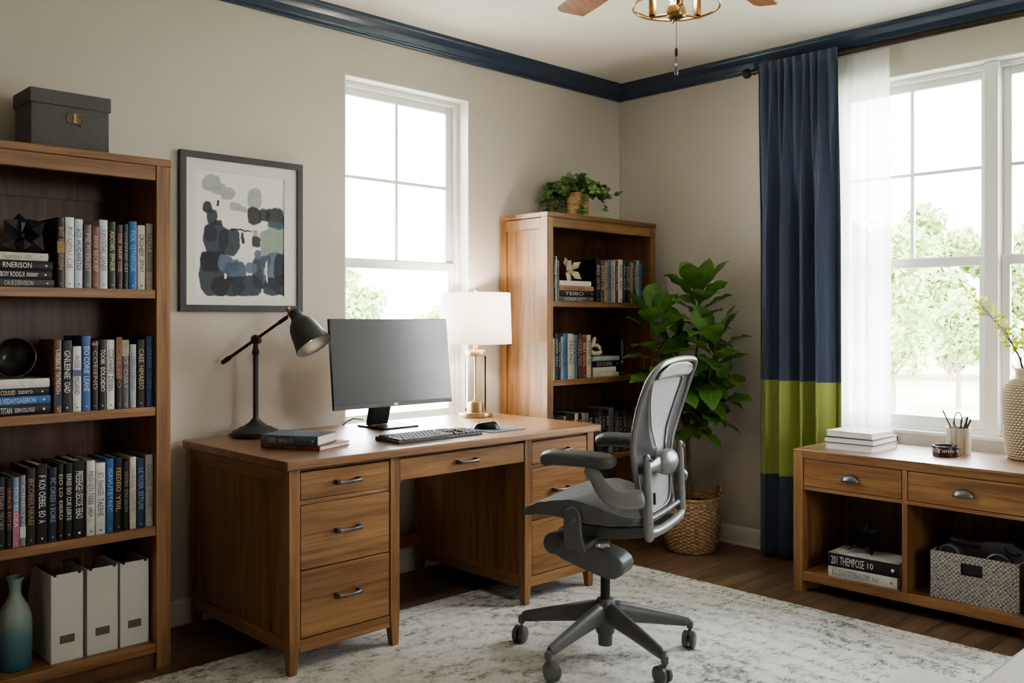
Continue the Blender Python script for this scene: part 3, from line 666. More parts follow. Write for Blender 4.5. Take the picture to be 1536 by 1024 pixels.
# ------------------------------------------------------------------ desk
RUGZ = .012
def desk():
    x0, x1, y0, y1 = 1.645, 3.238, 2.815, 3.585
    t = thing('desk', 'large oak pedestal desk with seven drawers and dark bar pulls', 'desk', ((x0+x1)/2, (y0+y1)/2, 0))
    MB().box((1.622, 2.790, .729), (3.262, 3.612, .760)).build('desk_top', WTOPX, t, bevel=.004)
    pw = .043
    posts = [x0, 2.075, 2.788, x1-pw]
    zt = .729
    for i, px in enumerate(posts):
        for j, (a, b) in enumerate(((y0, y0+pw), (y1-pw, y1))):
            z0 = RUGZ if j == 0 else 0
            m = MB(); ix = -1 if i % 2 else 1
            m.box((px, a, .13), (px+pw, b, zt))
            # tapered foot, the inner face slopes
            q0 = (px+(.012 if ix < 0 else .003), a+(.003 if j == 0 else .012), px+pw-(.003 if ix < 0 else .012), b-(.012 if j == 0 else .003))
            m.taper(q0, (px, a, px+pw, b), z0, .131)
            m.build('leg', WOODZ, t, bevel=.0015)
    for a, b in ((x0, 2.075+pw), (2.788, x1)):
        for xs in (a, b-.03):
            s = MB().box((xs+.006, y0+pw, .13), (xs+.02, y1-pw, zt)); s.build('side_panel', WOODZ, t)
            MB().box((xs, y0+pw, .086), (xs+.026, y1-pw, .136)).build('side_rail', WOODY, t, bevel=.0015)
            MB().box((xs, y0+pw, zt-.055), (xs+.026, y1-pw, zt)).build('side_rail', WOODY, t, bevel=.0015)
        MB().box((a+pw, y0+.004, .086), (b-pw, y0+.03, .131)).build('bottom_rail', WOODX, t, bevel=.0015)
        MB().box((a+pw, y0+.006, .60), (b-pw, y0+.03, .615)).build('drawer_rail', WOODX, t, bevel=.001)
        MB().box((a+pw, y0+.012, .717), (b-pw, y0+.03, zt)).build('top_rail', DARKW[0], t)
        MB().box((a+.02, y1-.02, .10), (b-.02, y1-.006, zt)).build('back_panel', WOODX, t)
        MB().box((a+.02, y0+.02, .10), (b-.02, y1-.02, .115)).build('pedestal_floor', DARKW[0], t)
        for z0, z1 in ((.617, .714), (.373, .598), (.135, .369)):
            drawer(t, a+pw+.004, b-pw-.004, y0, z0, z1)
    drawer(t, 2.075+pw+.003, 2.788-.003, y0, .634, .716)
    MB().box((2.12, y0+.03, .70), (2.786, y0+.06, .729)).build('top_rail', DARKW[0], t)
    MB().box((2.12, y1-.05, .150), (2.786, y1-.025, .212)).build('stretcher', WOODX, t, bevel=.0015)
    m = MB(); m.prism([(2.119, .634), (2.140, .634), (2.119, .605)], lambda u, v, q: (u, q, v), y0+.012, y0+.03); m.build('corner_block', WOODX, t)
def drawer(t, a, b, y0, z0, z1):
    d = MB().box((a, y0+.003, z0), (b, y0+.023, z1)); d.box((a+.01, y0+.023, z0+.01), (b-.01, y0+.45, z1-.015))
    d = d.build('drawer', WOODX, t, bevel=.0018)
    c = (a+b)/2; z = (z0+z1)/2+ (.006 if z1-z0 > .2 else 0); h = MB(); w_ = .047
    if z1-z0 > .2: z = z0+(z1-z0)*.53
    for s in (-1, 1): h.box((c+s*w_-.007, y0-.024, z-.0085), (c+s*w_+.007, y0+.004, z+.0085))
    n = 8; pts = [(c-w_+2*w_*i/n, y0-.024-.008*math.sin(math.pi*i/n), z) for i in range(n+1)]
    h.tube(pts, [.0078, .007, .0065, .006, .006, .006, .0065, .007, .0078], 8, flat=.62, up=(0, 0, 1))
    h.build('handle', PEWTER, d, bevel=.0015)
desk()
ZT = .760
# ------------------------------------------------------------------ things on the desk
def desk_lamp():
    c = Vector((1.886, 3.497, ZT)); t = thing('desk_lamp', 'dark metal pivot-arm desk lamp with bell shade', 'desk lamp', c)
    ax = Vector((.7203, -.6936, 0)); back = Vector((.6936, .7203, 0)); up = Vector((0, 0, 1))
    P = lambda r, z, f=0: c+ax*r+up*z+back*f
    b = MB(); b.lathe([(.001, 0), (.093, 0), (.096, .006), (.096, .022), (.091, .028), (.074, .034), (.066, .040), (.048, .046), (.036, .054), (.026, .062), (.016, .074), (.0125, .080), (.001, .081)], c, 48)
    b.build('base', IRON, t)
    MB().tube([P(0, .075), P(0, .352)], .0112, 20).build('pole', IRON, t)
    k = MB(); k.lathe([(.0125, .340), (.015, .346), (.015, .356), (.012, .362), (.010, .385), (.012, .392)], c, 20)
    k.ell(P(0, .406, -.006), (.0185, .0185, .0185), 20, 12); k.lathe([(.001, -.03), (.0165, -.03), (.018, -.026), (.018, .02), (.0165, .024), (.001, .024)], P(.004, .402), 20, 0, Matrix.Rotation(R(90), 3, 'X') if False else Matrix(((ax.x, up.x, back.x), (ax.y, up.y, back.y), (ax.z, up.z, back.z))))
    k.build('pivot_joint', IRON2, t)
    a0, a1 = P(-.142, .305), P(.135, .500)
    d = (a1-a0).normalized()
    MB().tube([a0, a0+d*.004, a0+d*.035, a0+d*.052, a1-d*.05, a1-d*.045, a1-d*.008, a1], [.006, .0095, .0105, .0068, .0062, .0085, .0085, .005], 14).build('arm', IRON2, t)
    h = MB(); h.ell(P(.134, .533, -.006), (.010, .010, .012), 16, 10); h.ell(P(.142, .515, -.008), (.008, .008, .010), 14, 8); h.tube([P(.128, .497), P(.142, .512), P(.158, .518)], .0055, 10)
    h.build('shade_joint', BRASS, t)
    tip = P(.158, .520); op = P(.252, .378, -.045); axis = (op-tip); Ln = axis.length; q = axis.normalized().to_track_quat('Z', 'Y').to_matrix()
    prof = [(.001, -.004), (.020, -.003), (.0245, .002), (.026, .012), (.0265, .030), (.034, .042), (.048, .058), (.058, .080), (.063, .105), (.067, .130), (.074, .160), (.079, Ln), (.0775, Ln+.001)]
    inn = [(r-.0022, z) for r, z in prof[::-1][1:-3]]+[(.02, .012), (.001, .012)]
    MB().lathe(prof+inn, tip, 48, 0, q, caps=False).build('lamp_shade', IRON, t)
    m = new_mat('warm_bulb'); e = N(m[1], 'ShaderNodeEmission', Strength=2.2); e.inputs[0].default_value = (1, .86, .68, 1); L(m[1], e.outputs[0], m[2].inputs[0])
    bu = MB(); bu.ell(tip+axis*.66, (.026, .026, .033), 20, 12, 0, q); bu.tube([tip+axis*.1, tip+axis*.5], .013, 12); bu.build('bulb', m[0], t)
    cb = MB().tube([P(-.09, .008), P(-.105, .006, .0), P(-.12, .004, .03), P(-.10, .004, .07)], .0035, 8); cb.build('cord', BLACK, t)
    lamp('desk_lamp_glow', 'POINT', tuple(tip+axis*.93), .15, (1, .8, .6), shadow_soft_size=.025)
desk_lamp()
def monitor():
    t = thing('monitor', 'wide thin-bezel black monitor on a square foot', 'monitor', (2.43, 3.38, ZT))
    x0, x1, z0, z1 = 2.108, 2.746, .868, 1.250; yb, yt = 3.252, 3.292
    n = Vector((0, -(z1-z0), (yt-yb))).normalized()   # towards the viewer, slightly up
    P = lambda x, z, d: Vector((x, yb+(yt-yb)*(z-z0)/(z1-z0), z))-n*d
    def slab(xa, xb, za, zb, d0, d1):
        m = MB(); vs = [P(x, z, d) for d in (d0, d1) for x, z in ((xa, za), (xb, za), (xb, zb), (xa, zb))]
        return m.add(vs, [(0, 1, 2, 3), (7, 6, 5, 4), (0, 4, 5, 1), (1, 5, 6, 2), (2, 6, 7, 3), (3, 7, 4, 0)])
    m = slab(x0, x1, z0, z1, 0, .012); b = slab(x0+.12, x1-.12, z0+.06, z1-.08, .012, .034); m.add(b.v, b.f)
    m.build('display_case', BLACK, t, bevel=.002)
    mt, nt, out = new_mat('matte_screen'); principled(nt, out, **{'Base Color': srgb(34, 36, 35), 'Roughness': .45, 'Specular IOR Level': .5, 'Coat Weight': 1.0, 'Coat Roughness': .17})
    slab(x0+.004, x1-.004, z0+.019, z1-.004, -.0008, .001).build('screen', mt, t)
    slab(x0+.001, x1-.001, z0+.001, z0+.018, -.0015, .001).build('chin_bezel', plain('bezel_grey', srgb(70, 71, 72), .4), t)
    lg = slab((x0+x1)/2-.010, (x0+x1)/2+.010, z0+.005, z0+.0145, -.0022, -.001); lg.build('logo_plate', plain('logo_white', srgb(214, 214, 214), .4), t)
    s = MB(); bw = .055
    s.prism([(3.425, ZT+.010), (3.445, ZT+.010), (3.40, .955), (3.325, .985), (3.315, .965), (3.372, .945)], lambda u, v, q: (q, u, v), 2.485-bw-.03, 2.485+bw-.03)
    s.build('stand_neck', plain('stand_black', srgb(36, 36, 38), .35, .3), t, bevel=.003)
    MB().box((2.392, 3.300, ZT), (2.592, 3.500, ZT+.009)).build('stand_foot', plain('foot_black', srgb(34, 34, 36), .35, .3), t, bevel=.003)
    MB().tube([(2.42, 3.49, ZT+.03), (2.39, 3.525, ZT+.035), (2.37, 3.55, ZT+.02), (2.37, 3.58, ZT+.003)], .003, 8).build('power_cord', BLACK, t)
monitor()
def keyboard():
    x0, x1, y0, y1 = 2.172, 2.612, 2.892, 3.050
    t = thing('keyboard', 'black full-size keyboard lying on the desk', 'keyboard', ((x0+x1)/2, (y0+y1)/2, ZT))
    m = MB(); m.prism([(y0, ZT), (y1, ZT), (y1, ZT+.017), (y0, ZT+.009)], lambda u, v, q: (q, u, v), x0, x1); m.build('keyboard_case', DGREY, t, bevel=.002)
    k = MB(); rows = 6; zz = lambda y: ZT+.009+.008*(y-y0)/(y1-y0)
    def key(a, b, c, d):
        h = .0075; e = .0022; vs = []
        for (xa, xb, ya, yb, dz) in ((a, b, c, d, 0), (a+e, b-e, c+e*.6, d-e, h)):
            for x, y in ((xa, ya), (xb, ya), (xb, yb), (xa, yb)): vs.append((x, y, zz(y)-.001+dz))
        k.add(vs, [(3, 2, 1, 0), (4, 5, 6, 7), (0, 1, 5, 4), (1, 2, 6, 5), (2, 3, 7, 6), (3, 0, 4, 7)])
    ry = (y1-y0-.020)/rows
    for r in range(rows):
        ya = y0+.008+ry*r+(.003 if r == rows-1 else 0); yb = ya+ry-.0025
        main = [1]*14 if r else [1.25, 1.25, 1.25, 5.5, 1.25, 1.25, 1.25, 1]
        if 0 < r < 5: main = [[2.2]+[1]*10+[2.8-1+1], [1.8]+[1]*11+[1.2+1], [1.5]+[1]*12+[.5+1], [1]*13+[2]][r-1]
        wd_ = (x1-x0)*.64; u = wd_/sum(main); x = x0+.008
        for w_ in main: key(x, x+u*w_-.002, ya, yb); x += u*w_
        x = x0+.008+wd_+.008
        for q in range(3):
            if not (r == 1 and q != 1) and r != 2: key(x, x+u-.003, ya, yb)
            x += u-.001
        x = x1-.006-4*.0185
        for q in range(4):
            if r < 5: key(x, x+.0165, ya, yb)
            x += .0185
    k.build('keycaps', plain('keycap_grey', srgb(66, 66, 68), .5), t, flat=True)
keyboard()
m = MB(); pv = [(2.668, 2.885), (2.886, 2.907), (2.886, 3.087), (2.676, 3.087)]
m.prism(pv, lambda u, v, q: (u, v, q), ZT, ZT+.003)
tag(m.build('mouse_pad', fabric('pad_cloth', srgb(62, 66, 78), srgb(82, 86, 98)), loc=(2.78, 2.99, ZT), bevel=.001), 'thin slate-grey mouse pad under the mouse on the desk', 'mouse pad')
def mouse():
    c = (2.745, 3.015, ZT+.003); t = thing('computer_mouse', 'black rounded computer mouse on the grey pad', 'mouse', c, R(46))
    def f(u, v):
        a = TAU*u; rr = math.sin(math.pi/2*min(1, (1-v)*1.0)); x = .033*math.cos(a); y = .060*math.sin(a)
        e = (1-v)**.5; return (x*e*(1-.12*math.sin(a)*0), y*e, (.032*(1-(1-v)**2.2))*(1-.18*(y*e/.060))+.001)
    m = MB().grid(f, 32, 10, cu=True); m.add([(.033*math.cos(TAU*i/32), .060*math.sin(TAU*i/32), .0) for i in range(32)], [tuple(range(32))])
    m.build('mouse_shell', plain('mouse_black', srgb(34, 34, 38), .3), t, local=True)
    w_ = MB().lathe([(.001, -.003), (.006, -.003), (.007, 0), (.006, .003), (.001, .003)], (0, .034, .0245), 14, 0, Matrix.Rotation(R(90), 3, 'Y')); w_.build('scroll_wheel', DGREY, t, local=True)
mouse()
def table_lamp():
    c = Vector((3.070, 3.452, ZT)); t = thing('table_lamp', 'glass column table lamp with white drum shade and brass fittings', 'table lamp', c)
    CB = plain('brushed_champagne', srgb(196, 164, 122), .32, .7, .06, 60)
    MB().lathe([(.001, 0), (.083, 0), (.085, .003), (.085, .020), (.083, .023), (.001, .023)], c, 48).build('base', CB, t)
    MB().lathe([(.050, .0235), (.053, .024), (.053, .304), (.050, .3045), (.0485, .304), (.0485, .0242)], c, 40, caps=False).build('glass_column', glassy('lamp_glass', (.93, .93, .92, 1), .02), t)
    MB().lathe([(.001, .023), (.040, .023), (.040, .060), (.034, .075), (.010, .082), (.0065, .09), (.0065, .303), (.001, .303)], c, 28).build('core_rod', CB, t)
    k = MB(); k.lathe([(.001, .3045), (.049, .3045), (.050, .307), (.050, .330), (.048, .333), (.012, .333), (.012, .365), (.009, .372), (.009, .42), (.001, .42)], c, 36)
    k.tube([c+Vector((0, 0, .42)), c+Vector((0, 0, .628))], .002, 8); k.ell(c+Vector((0, 0, .632)), (.008, .008, .009), 14, 8)
    for a in range(3):
        q = a*TAU/3; k.tube([c+Vector((0, 0, .612)), c+Vector((.172*math.cos(q), .172*math.sin(q), .612))], .0018, 6)
    k.build('neck_and_harp', CB, t)
    ms, nt, out = new_mat('linen_shade'); d = N(nt, 'ShaderNodeBsdfDiffuse'); tr = N(nt, 'ShaderNodeBsdfTranslucent')
    n = N(nt, 'ShaderNodeTexNoise', Scale=1.0); L(nt, coords(nt, (500, 500, 300)), n.inputs['Vector'])
    cc = ramp(nt, n.outputs[0], [(.3, srgb(238, 233, 226)), (.7, srgb(248, 245, 240))]); L(nt, cc, d.inputs[0]); L(nt, cc, tr.inputs[0])
    mx = N(nt, 'ShaderNodeMixShader'); mx.inputs[0].default_value = .45; L(nt, d.outputs[0], mx.inputs[1]); L(nt, tr.outputs[0], mx.inputs[2]); L(nt, mx.outputs[0], out.inputs[0])
    MB().lathe([(.182, .365), (.174, .620), (.1725, .620), (.1805, .365)], c, 64, caps=False).build('lamp_shade', ms, t)
    bu = MB().ell(c+Vector((0, 0, .47)), (.027, .027, .034), 18, 10); bu.build('bulb', bpy.data.materials['warm_bulb'], t)
    lamp('table_lamp_glow', 'POINT', tuple(c+Vector((0, 0, .535))), TLAMP, (1, .89, .78), shadow_soft_size=.03)
table_lamp()
ang = math.atan2(-.195, .123)
lying('book', (1.888, 3.108, ZT), math.atan2(-.26, .105), .272, .20, .017, (128, 70, 54), 'NIERTONS SANEIRE', (214, 170, 150), 'thin rust-brown paperback under the blue-grey book on the desk', None, u0=.06, u1=.66)
lying('book', (1.852, 3.098, ZT+.0172), ang, .232, .165, .036, (74, 92, 104), 'BURNE|ANNVAL|CO', (190, 180, 160), 'thick blue-grey hardback, top of the pair on the desk', None, u0=.14, u1=.60)

# ------------------------------------------------------------------ picture
def art_mat():
    """loose rounded washes of ink: soft-edged blobs placed by hand on the sheet"""
    m, nt, out = new_mat('ink_wash_print'); p = principled(nt, out, Roughness=.55)
    tc = N(nt, 'ShaderNodeTexCoord')
    nz = N(nt, 'ShaderNodeTexNoise', Scale=22.0, Detail=4.0); L(nt, tc.outputs['Object'], nz.inputs['Vector'])
    sb = N(nt, 'ShaderNodeVectorMath', operation='SUBTRACT'); L(nt, nz.outputs['Color'], sb.inputs[0]); sb.inputs[1].default_value = (.5, .5, .5)
    sc = N(nt, 'ShaderNodeVectorMath', operation='SCALE'); L(nt, sb.outputs[0], sc.inputs[0]); sc.inputs['Scale'].default_value = .03
    ad = N(nt, 'ShaderNodeVectorMath', operation='ADD'); L(nt, tc.outputs['Object'], ad.inputs[0]); L(nt, sc.outputs[0], ad.inputs[1])
    c = (0.83, .83, .81, 1)
    fine = N(nt, 'ShaderNodeTexNoise', Scale=45.0, Detail=6.0); L(nt, tc.outputs['Object'], fine.inputs['Vector'])
    NV, BK, MB_, GG, SG, SL = srgb(30, 40, 60), srgb(20, 22, 28), srgb(66, 86, 114), srgb(168, 174, 172), srgb(150, 166, 156), srgb(96, 112, 134)
    PAPER = (0.80, .80, .78, 1)
    # u,v in fractions of the painted field (0..1 left-right, 0..1 bottom-top), radii, colour
    B = [(.13,.93,.10,.07,GG),(.30,.86,.08,.05,GG),(.20,.89,.09,.05,GG),(.60,.84,.08,.09,GG),(.38,.75,.06,.04,GG),(.47,.74,.05,.03,GG),
         (.09,.73,.05,.05,BK),(.19,.77,.015,.02,BK),(.13,.65,.06,.07,NV),(.20,.61,.05,.025,BK),(.60,.69,.08,.075,BK),(.71,.70,.06,.06,NV),(.84,.69,.11,.085,BK),(.85,.62,.11,.035,MB_),
         (.17,.47,.13,.13,NV),(.32,.45,.12,.11,NV),(.12,.52,.07,.07,NV),(.45,.555,.13,.008,BK),(.47,.49,.016,.05,BK),(.62,.47,.05,.05,BK),(.62,.54,.03,.03,SG),
         (.82,.46,.16,.13,SG),(.88,.40,.13,.14,SG),(.90,.54,.06,.05,SG),
         (.16,.18,.17,.19,NV),(.12,.28,.11,.09,BK),(.27,.27,.08,.07,SL),(.36,.26,.07,.05,SL),(.38,.20,.12,.09,MB_),(.30,.08,.18,.085,BK),(.52,.08,.17,.09,NV),(.66,.20,.09,.14,NV),(.56,.24,.07,.05,SL),(.64,.36,.04,.04,SL),
         (.82,.22,.13,.16,SL),(.92,.24,.09,.14,NV),(.92,.10,.10,.09,BK),(.80,.08,.10,.08,NV),(.72,.30,.06,.06,MB_),
         (.735,.21,.012,.09,PAPER),(.28,.165,.02,.025,PAPER)]
    FX, FZ, FW, FH = -.195, -.262, .415, .502
    for u, v_, a, b, col in B:
        su = N(nt, 'ShaderNodeVectorMath', operation='SUBTRACT'); L(nt, ad.outputs[0], su.inputs[0]); su.inputs[1].default_value = (FX+FW*u, 0, FZ+FH*v_)
        mu = N(nt, 'ShaderNodeVectorMath', operation='MULTIPLY'); L(nt, su.outputs[0], mu.inputs[0]); mu.inputs[1].default_value = (1/(FW*a), 0, 1/(FH*b))
        # rounded-square distance: |x|^3+|z|^3
        ab = N(nt, 'ShaderNodeVectorMath', operation='ABSOLUTE'); L(nt, mu.outputs[0], ab.inputs[0])
        sq = N(nt, 'ShaderNodeVectorMath', operation='MULTIPLY'); L(nt, ab.outputs[0], sq.inputs[0]); L(nt, ab.outputs[0], sq.inputs[1])
        cu_ = N(nt, 'ShaderNodeVectorMath', operation='DOT_PRODUCT'); L(nt, sq.outputs[0], cu_.inputs[0]); L(nt, ab.outputs[0], cu_.inputs[1])
        e = .10/min(a, b)*.10
        mr = N(nt, 'ShaderNodeMapRange', interpolation_type='SMOOTHSTEP'); L(nt, cu_.outputs['Value'], mr.inputs[0])
        mr.inputs[1].default_value = 1-min(.4, e*2); mr.inputs[2].default_value = 1+min(.4, e*2); mr.inputs[3].default_value = .95; mr.inputs[4].default_value = 0
        c = mix(nt, mr.outputs[0], c, col)
    wash = ramp(nt, fine.outputs[0], [(.3, (.78, .8, .82, 1)), (.7, (1.12, 1.1, 1.08, 1))])
    bw = N(nt, 'ShaderNodeRGBToBW'); L(nt, c, bw.inputs[0]); c = mix(nt, ramp(nt, bw.outputs[0], [(.45, (.75, .75, .75, 1)), (.7, (.04, .04, .04, 1))]), c, wash, 'MULTIPLY')
    L(nt, c, p.inputs['Base Color']); return m
def picture():
    x0, x1, z0, z1, yw = 1.620, 2.188, 1.281, 1.941, YA
    t = thing('picture_frame', 'dark grey framed abstract ink wash print on the left wall', 'picture', ((x0+x1)/2, yw, (z0+z1)/2))
    f = MB(); w_ = .027; d = .024
    for lo, hi in (((x0, z0), (x1, z0+w_)), ((x0, z1-w_), (x1, z1)), ((x0, z0+w_), (x0+w_, z1-w_)), ((x1-w_, z0+w_), (x1, z1-w_))): f.box((lo[0], yw-d, lo[1]), (hi[0], yw-.001, hi[1]))
    f.build('frame', plain('frame_charcoal', srgb(66, 66, 66), .45, 0, .05), t, bevel=.001)
    MT = plain('mat_board', srgb(226, 225, 221), .8, 0, .01)
    b = MB(); a0, a1, c0, c1 = 1.690, 2.100, 1.345, 1.868
    X0_, X1_, Z0_, Z1_ = x0+w_, x1-w_, z0+w_, z1-w_
    for lo, hi in (((X0_, Z0_), (X1_, c0)), ((X0_, c1), (X1_, Z1_)), ((X0_, c0), (a0, c1)), ((a1, c0), (X1_, c1))): b.box((lo[0], yw-.014, lo[1]), (hi[0], yw-.010, hi[1]))
    b.build('mat_board', MT, t)
    MB().box((a0-.004, yw-.0098, c0-.004), (a1+.004, yw-.006, c1+.004)).build('print', art_mat(), t)
picture()
# ------------------------------------------------------------------ office chair (local frame: x right, y forward)
CH1 = plain('graphite_plastic', srgb(130, 130, 128), .31, .2, .04, 30)
CH2 = plain('dark_graphite', srgb(98, 98, 97), .38, .15, .06, 40)
def mesh_mat():
    m, nt, out = new_mat('chair_mesh'); p = principled(nt, out, Roughness=.6, **{'Specular IOR Level': .4})
    tc = N(nt, 'ShaderNodeTexCoord')
    w_ = N(nt, 'ShaderNodeTexWave', Scale=70.0, Distortion=1.5, Detail=1.0, bands_direction='X'); L(nt, tc.outputs['Object'], w_.inputs['Vector'])
    n = N(nt, 'ShaderNodeTexNoise', Scale=240.0, Detail=2.0); L(nt, tc.outputs['Object'], n.inputs['Vector'])
    c = mix(nt, .5, ramp(nt, w_.outputs['Fac'], [(.2, srgb(142, 142, 140)), (.8, srgb(184, 184, 182))]), ramp(nt, n.outputs[0], [(.35, srgb(128, 128, 127)), (.65, srgb(192, 192, 190))]))
    L(nt, c, p.inputs['Base Color']); bump(nt, p, w_.outputs['Fac'], .25, .002); return m
MESH = mesh_mat(); SEATM = mesh_mat(); SEATM.name = 'seat_weave'
for n_ in SEATM.node_tree.nodes:
    if n_.type == 'VALTORGB':
        for q_ in n_.color_ramp.elements: q_.color = tuple(c_*.33 for c_ in q_.color[:3])+(1,)
for n_ in MESH.node_tree.nodes:
    if n_.type == 'VALTORGB':
        for q_ in n_.color_ramp.elements: q_.color = tuple(c_*.85 for c_ in q_.color[:3])+(1,)
def interp(tab, x):
    for (a, p), (b, q) in zip(tab, tab[1:]):
        if x <= b:
            u = max(0, (x-a)/(b-a)); u = u*u*(3-2*u); return p+(q-p)*u
    return tab[-1][1]
def lin(tab, x):
    if x <= tab[0][0]: return tab[0][1]
    for (a, p), (b, q) in zip(tab, tab[1:]):
        if x <= b: return p+(q-p)*(x-a)/(b-a)
    return tab[-1][1]
def chair():
    t = thing('office_chair', 'grey ergonomic mesh office chair with five-star caster base', 'office chair', (2.607, 2.210, RUGZ), R(20))
    B = dict(local=True); dz = -RUGZ
    # five-star base
    h = MB(); h.lathe([(.001, .035), (.026, .035), (.027, .075), (.033, .08), (.037, .10), (.039, .16), (.036, .195), (.030, .205), (.001, .205)], (0, 0, 0), 32); h.build('base_hub', CH2, t, **B)
    for k in range(5):
        a = R(41-20+72*k); d = Vector((math.cos(a), math.sin(a), 0)); s = Vector((-d.y, d.x, 0)); rr = .335
        m = MB(); n = 10
        pts = [d*(.02+(rr-.02)*i/n)+Vector((0, 0, .158-.062*(i/n)**1.1)) for i in range(n+1)]
        m.tube(pts, [.045-.024*(i/n)**.8 for i in range(n+1)], 14, flat=[.62+.14*(i/n) for i in range(n+1)])
        m.tube([d*rr+Vector((0, 0, .108)), d*rr+Vector((0, 0, .062))], [.017, .014], 14)
        lg = m.build('base_leg', CH2, t, **B, subd=1)
        c = MB(); ca = a+R(35+50*k); cx = Vector((math.cos(ca), math.sin(ca), 0)); cc = d*rr+cx*.012+Vector((0, 0, .0315))
        q = cx.cross(Vector((0, 0, 1))).to_track_quat('Z', 'Y').to_matrix()
        for sgn in (-1, 1):
            c.lathe([(.001, .004), (.027, .004), (.0315, .007), (.0315, .019), (.025, .024), (.012, .0255), (.001, .0255)] if sgn > 0 else [(.001, -.004), (.027, -.004), (.0315, -.007), (.0315, -.019), (.025, -.024), (.012, -.0255), (.001, -.0255)], cc, 28, 0, q)
        c.lathe([(.001, -.004), (.010, -.004), (.010, .004), (.001, .004)], cc, 12, 0, q)
        c.tube([d*rr+Vector((0, 0, .064)), d*rr+Vector((0, 0, .03))], .007, 10); c.ell(d*rr+cx*.008+Vector((0, 0, .052)), (.02, .02, .01), 14, 8)
        c.build('caster', CH2, lg, **B)
    MB().lathe([(.001, .20), (.0175, .20), (.0175, .33), (.001, .33)], (0, 0, 0), 24).build('gas_column', BLACK, t, **B)
    # tilt housing: side profile in (y forward, z)
    def side(poly, x0, x1, mi=0, m=None):
        m = m or MB(); return m.prism(poly, lambda u, v, q: (q, u, v), x0, x1, mi)
    tb = side([(-.085, .372), (-.06, .392), (.0, .412), (.05, .432), (.11, .462), (.165, .462), (.195, .448), (.212, .420), (.205, .390), (.185, .374), (.14, .352), (.06, .328), (-.02, .305), (-.055, .306), (-.085, .325), (-.093, .35)], -.062, .062)
    tb.build('tilt_housing', CH2, t, **B, bevel=.012, seg=3)
    mx = Matrix.Rotation(R(90), 3, 'Y')
    for sgn in (-1, 1):
        k = MB(); k.lathe([(.001, -.02), (.036, -.02), (.040, -.016), (.040, .012), (.036, .016), (.028, .016), (.027, .020), (.020, .020), (.018, .024), (.001, .024)], (sgn*.066, .176, .418), 32, 0, mx if sgn > 0 else Matrix.Rotation(R(-90), 3, 'Y'))
        k.build('tension_knob', CH2, t, **B)
    # carriage bars and seat brackets
    for sgn in (-1, 1):
        b = side([(.062, .520), (.02, .512), (-.10, .512), (-.17, .522), (-.23, .530), (-.235, .500), (-.16, .480), (-.06, .468), (.02, .455), (.075, .452)], sgn*.118-.010, sgn*.118+.010)
        b.build('seat_rail', CH2, t, **B, bevel=.004)
        b = side([(.054, .572), (.048, .590), (.030, .600), (.010, .598), (-.004, .584), (-.008, .560), (-.012, .500), (-.028, .456), (-.02, .447), (.043, .458), (.054, .47)], sgn*.262-.009, sgn*.262+.009); b.box((min(sgn*.118, sgn*.262), -.02, .452), (max(sgn*.118, sgn*.262), .045, .472))
        b.lathe([(.001, -.014), (.017, -.014), (.019, -.010), (.019, .004), (.001, .004)], (sgn*.268, .026, .560), 20, 0, mx if sgn < 0 else Matrix.Rotation(R(-90), 3, 'Y'))
        b.lathe([(.001, -.018), (.008, -.018), (.008, .0), (.001, .0)], (sgn*.268, .026, .560), 14, 0, mx if sgn < 0 else Matrix.Rotation(R(-90), 3, 'Y'))
        b.build('seat_bracket', CH2, t, **B, bevel=.003)
    MB().box((-.118, -.10, .482), (.118, -.05, .502)).build('cross_bar', CH2, t, **B, bevel=.004)
    lv = MB(); lv.tube([(-.05, .03, .425), (-.095, .0, .437), (-.125, -.03, .446)], [.006, .006, .008], 10)
    lv.tube([(-.118, -.01, .444), (-.126, -.04, .450), (-.130, -.064, .456)], [.012, .017, .012], 12, flat=.45); lv.build('tilt_lever', CHROME, t, **B)
    # seat
    TOP = [(-.225, .572), (-.19, .570), (-.15, .573), (-.10, .584), (-.04, .601), (0, .613), (.04, .619), (.085, .614), (.15, .602), (.213, .580), (.245, .552), (.252, .538)]
    BOT = [(-.225, .556), (-.19, .548), (-.10, .540), (-.03, .545), (.054, .554), (.12, .558), (.165, .556), (.21, .548), (.237, .540), (.252, .534)]
    hw = lambda f: lin([(-.225, .19), (-.18, .225), (-.10, .243), (.10, .25), (.20, .238), (.235, .21), (.252, .17)], f)
    s = MB()
    def stop(u, v):
        f = -.215+.462*v; x = (2*u-1); dip = .012*(1-x*x)*lin([(-.22, 1), (.1, .6), (.25, 0)], f)
        return (x*(hw(f)-.008), f, interp(TOP, f)-dip+.001)
    s.grid(stop, 25, 31)
    s.build('seat_mesh', SEATM, t, **B, recalc=False, angle=80)
    fr = MB()
    n = 40
    for sgn in (-1, 1):
        vs = []; ff = []
        for i in range(n+1):
            f = -.225+.477*i/n; zt_, zb_ = interp(TOP, f), interp(BOT, f); xo = sgn*hw(f); xi = sgn*(hw(f)-.026)
            vs += [(xo-sgn*.004, f, zt_+.002), (xo, f, zt_-.004), (xo, f, zb_+.004), (xo-sgn*.006, f, zb_), (xi, f, zb_+.006), (xi, f, zt_)]
        for i in range(n):
            for k_ in range(6): a = i*6+k_; b = i*6+(k_+1) % 6; ff.append((a, b, b+6, a+6))
        ff += [tuple(range(6)), tuple(range(n*6, n*6+6))]
        fr.add(vs, ff)
    fr.tube([(-.17, .248, .540), (-.08, .256, .538), (0, .258, .538), (.08, .256, .538), (.17, .248, .540)], .008, 10)
    fr.tube([(-.19, -.224, .562), (0, -.222, .556), (.19, -.224, .562)], .010, 10)
    fr.build('seat_frame', CH2, t, **B, angle=50)
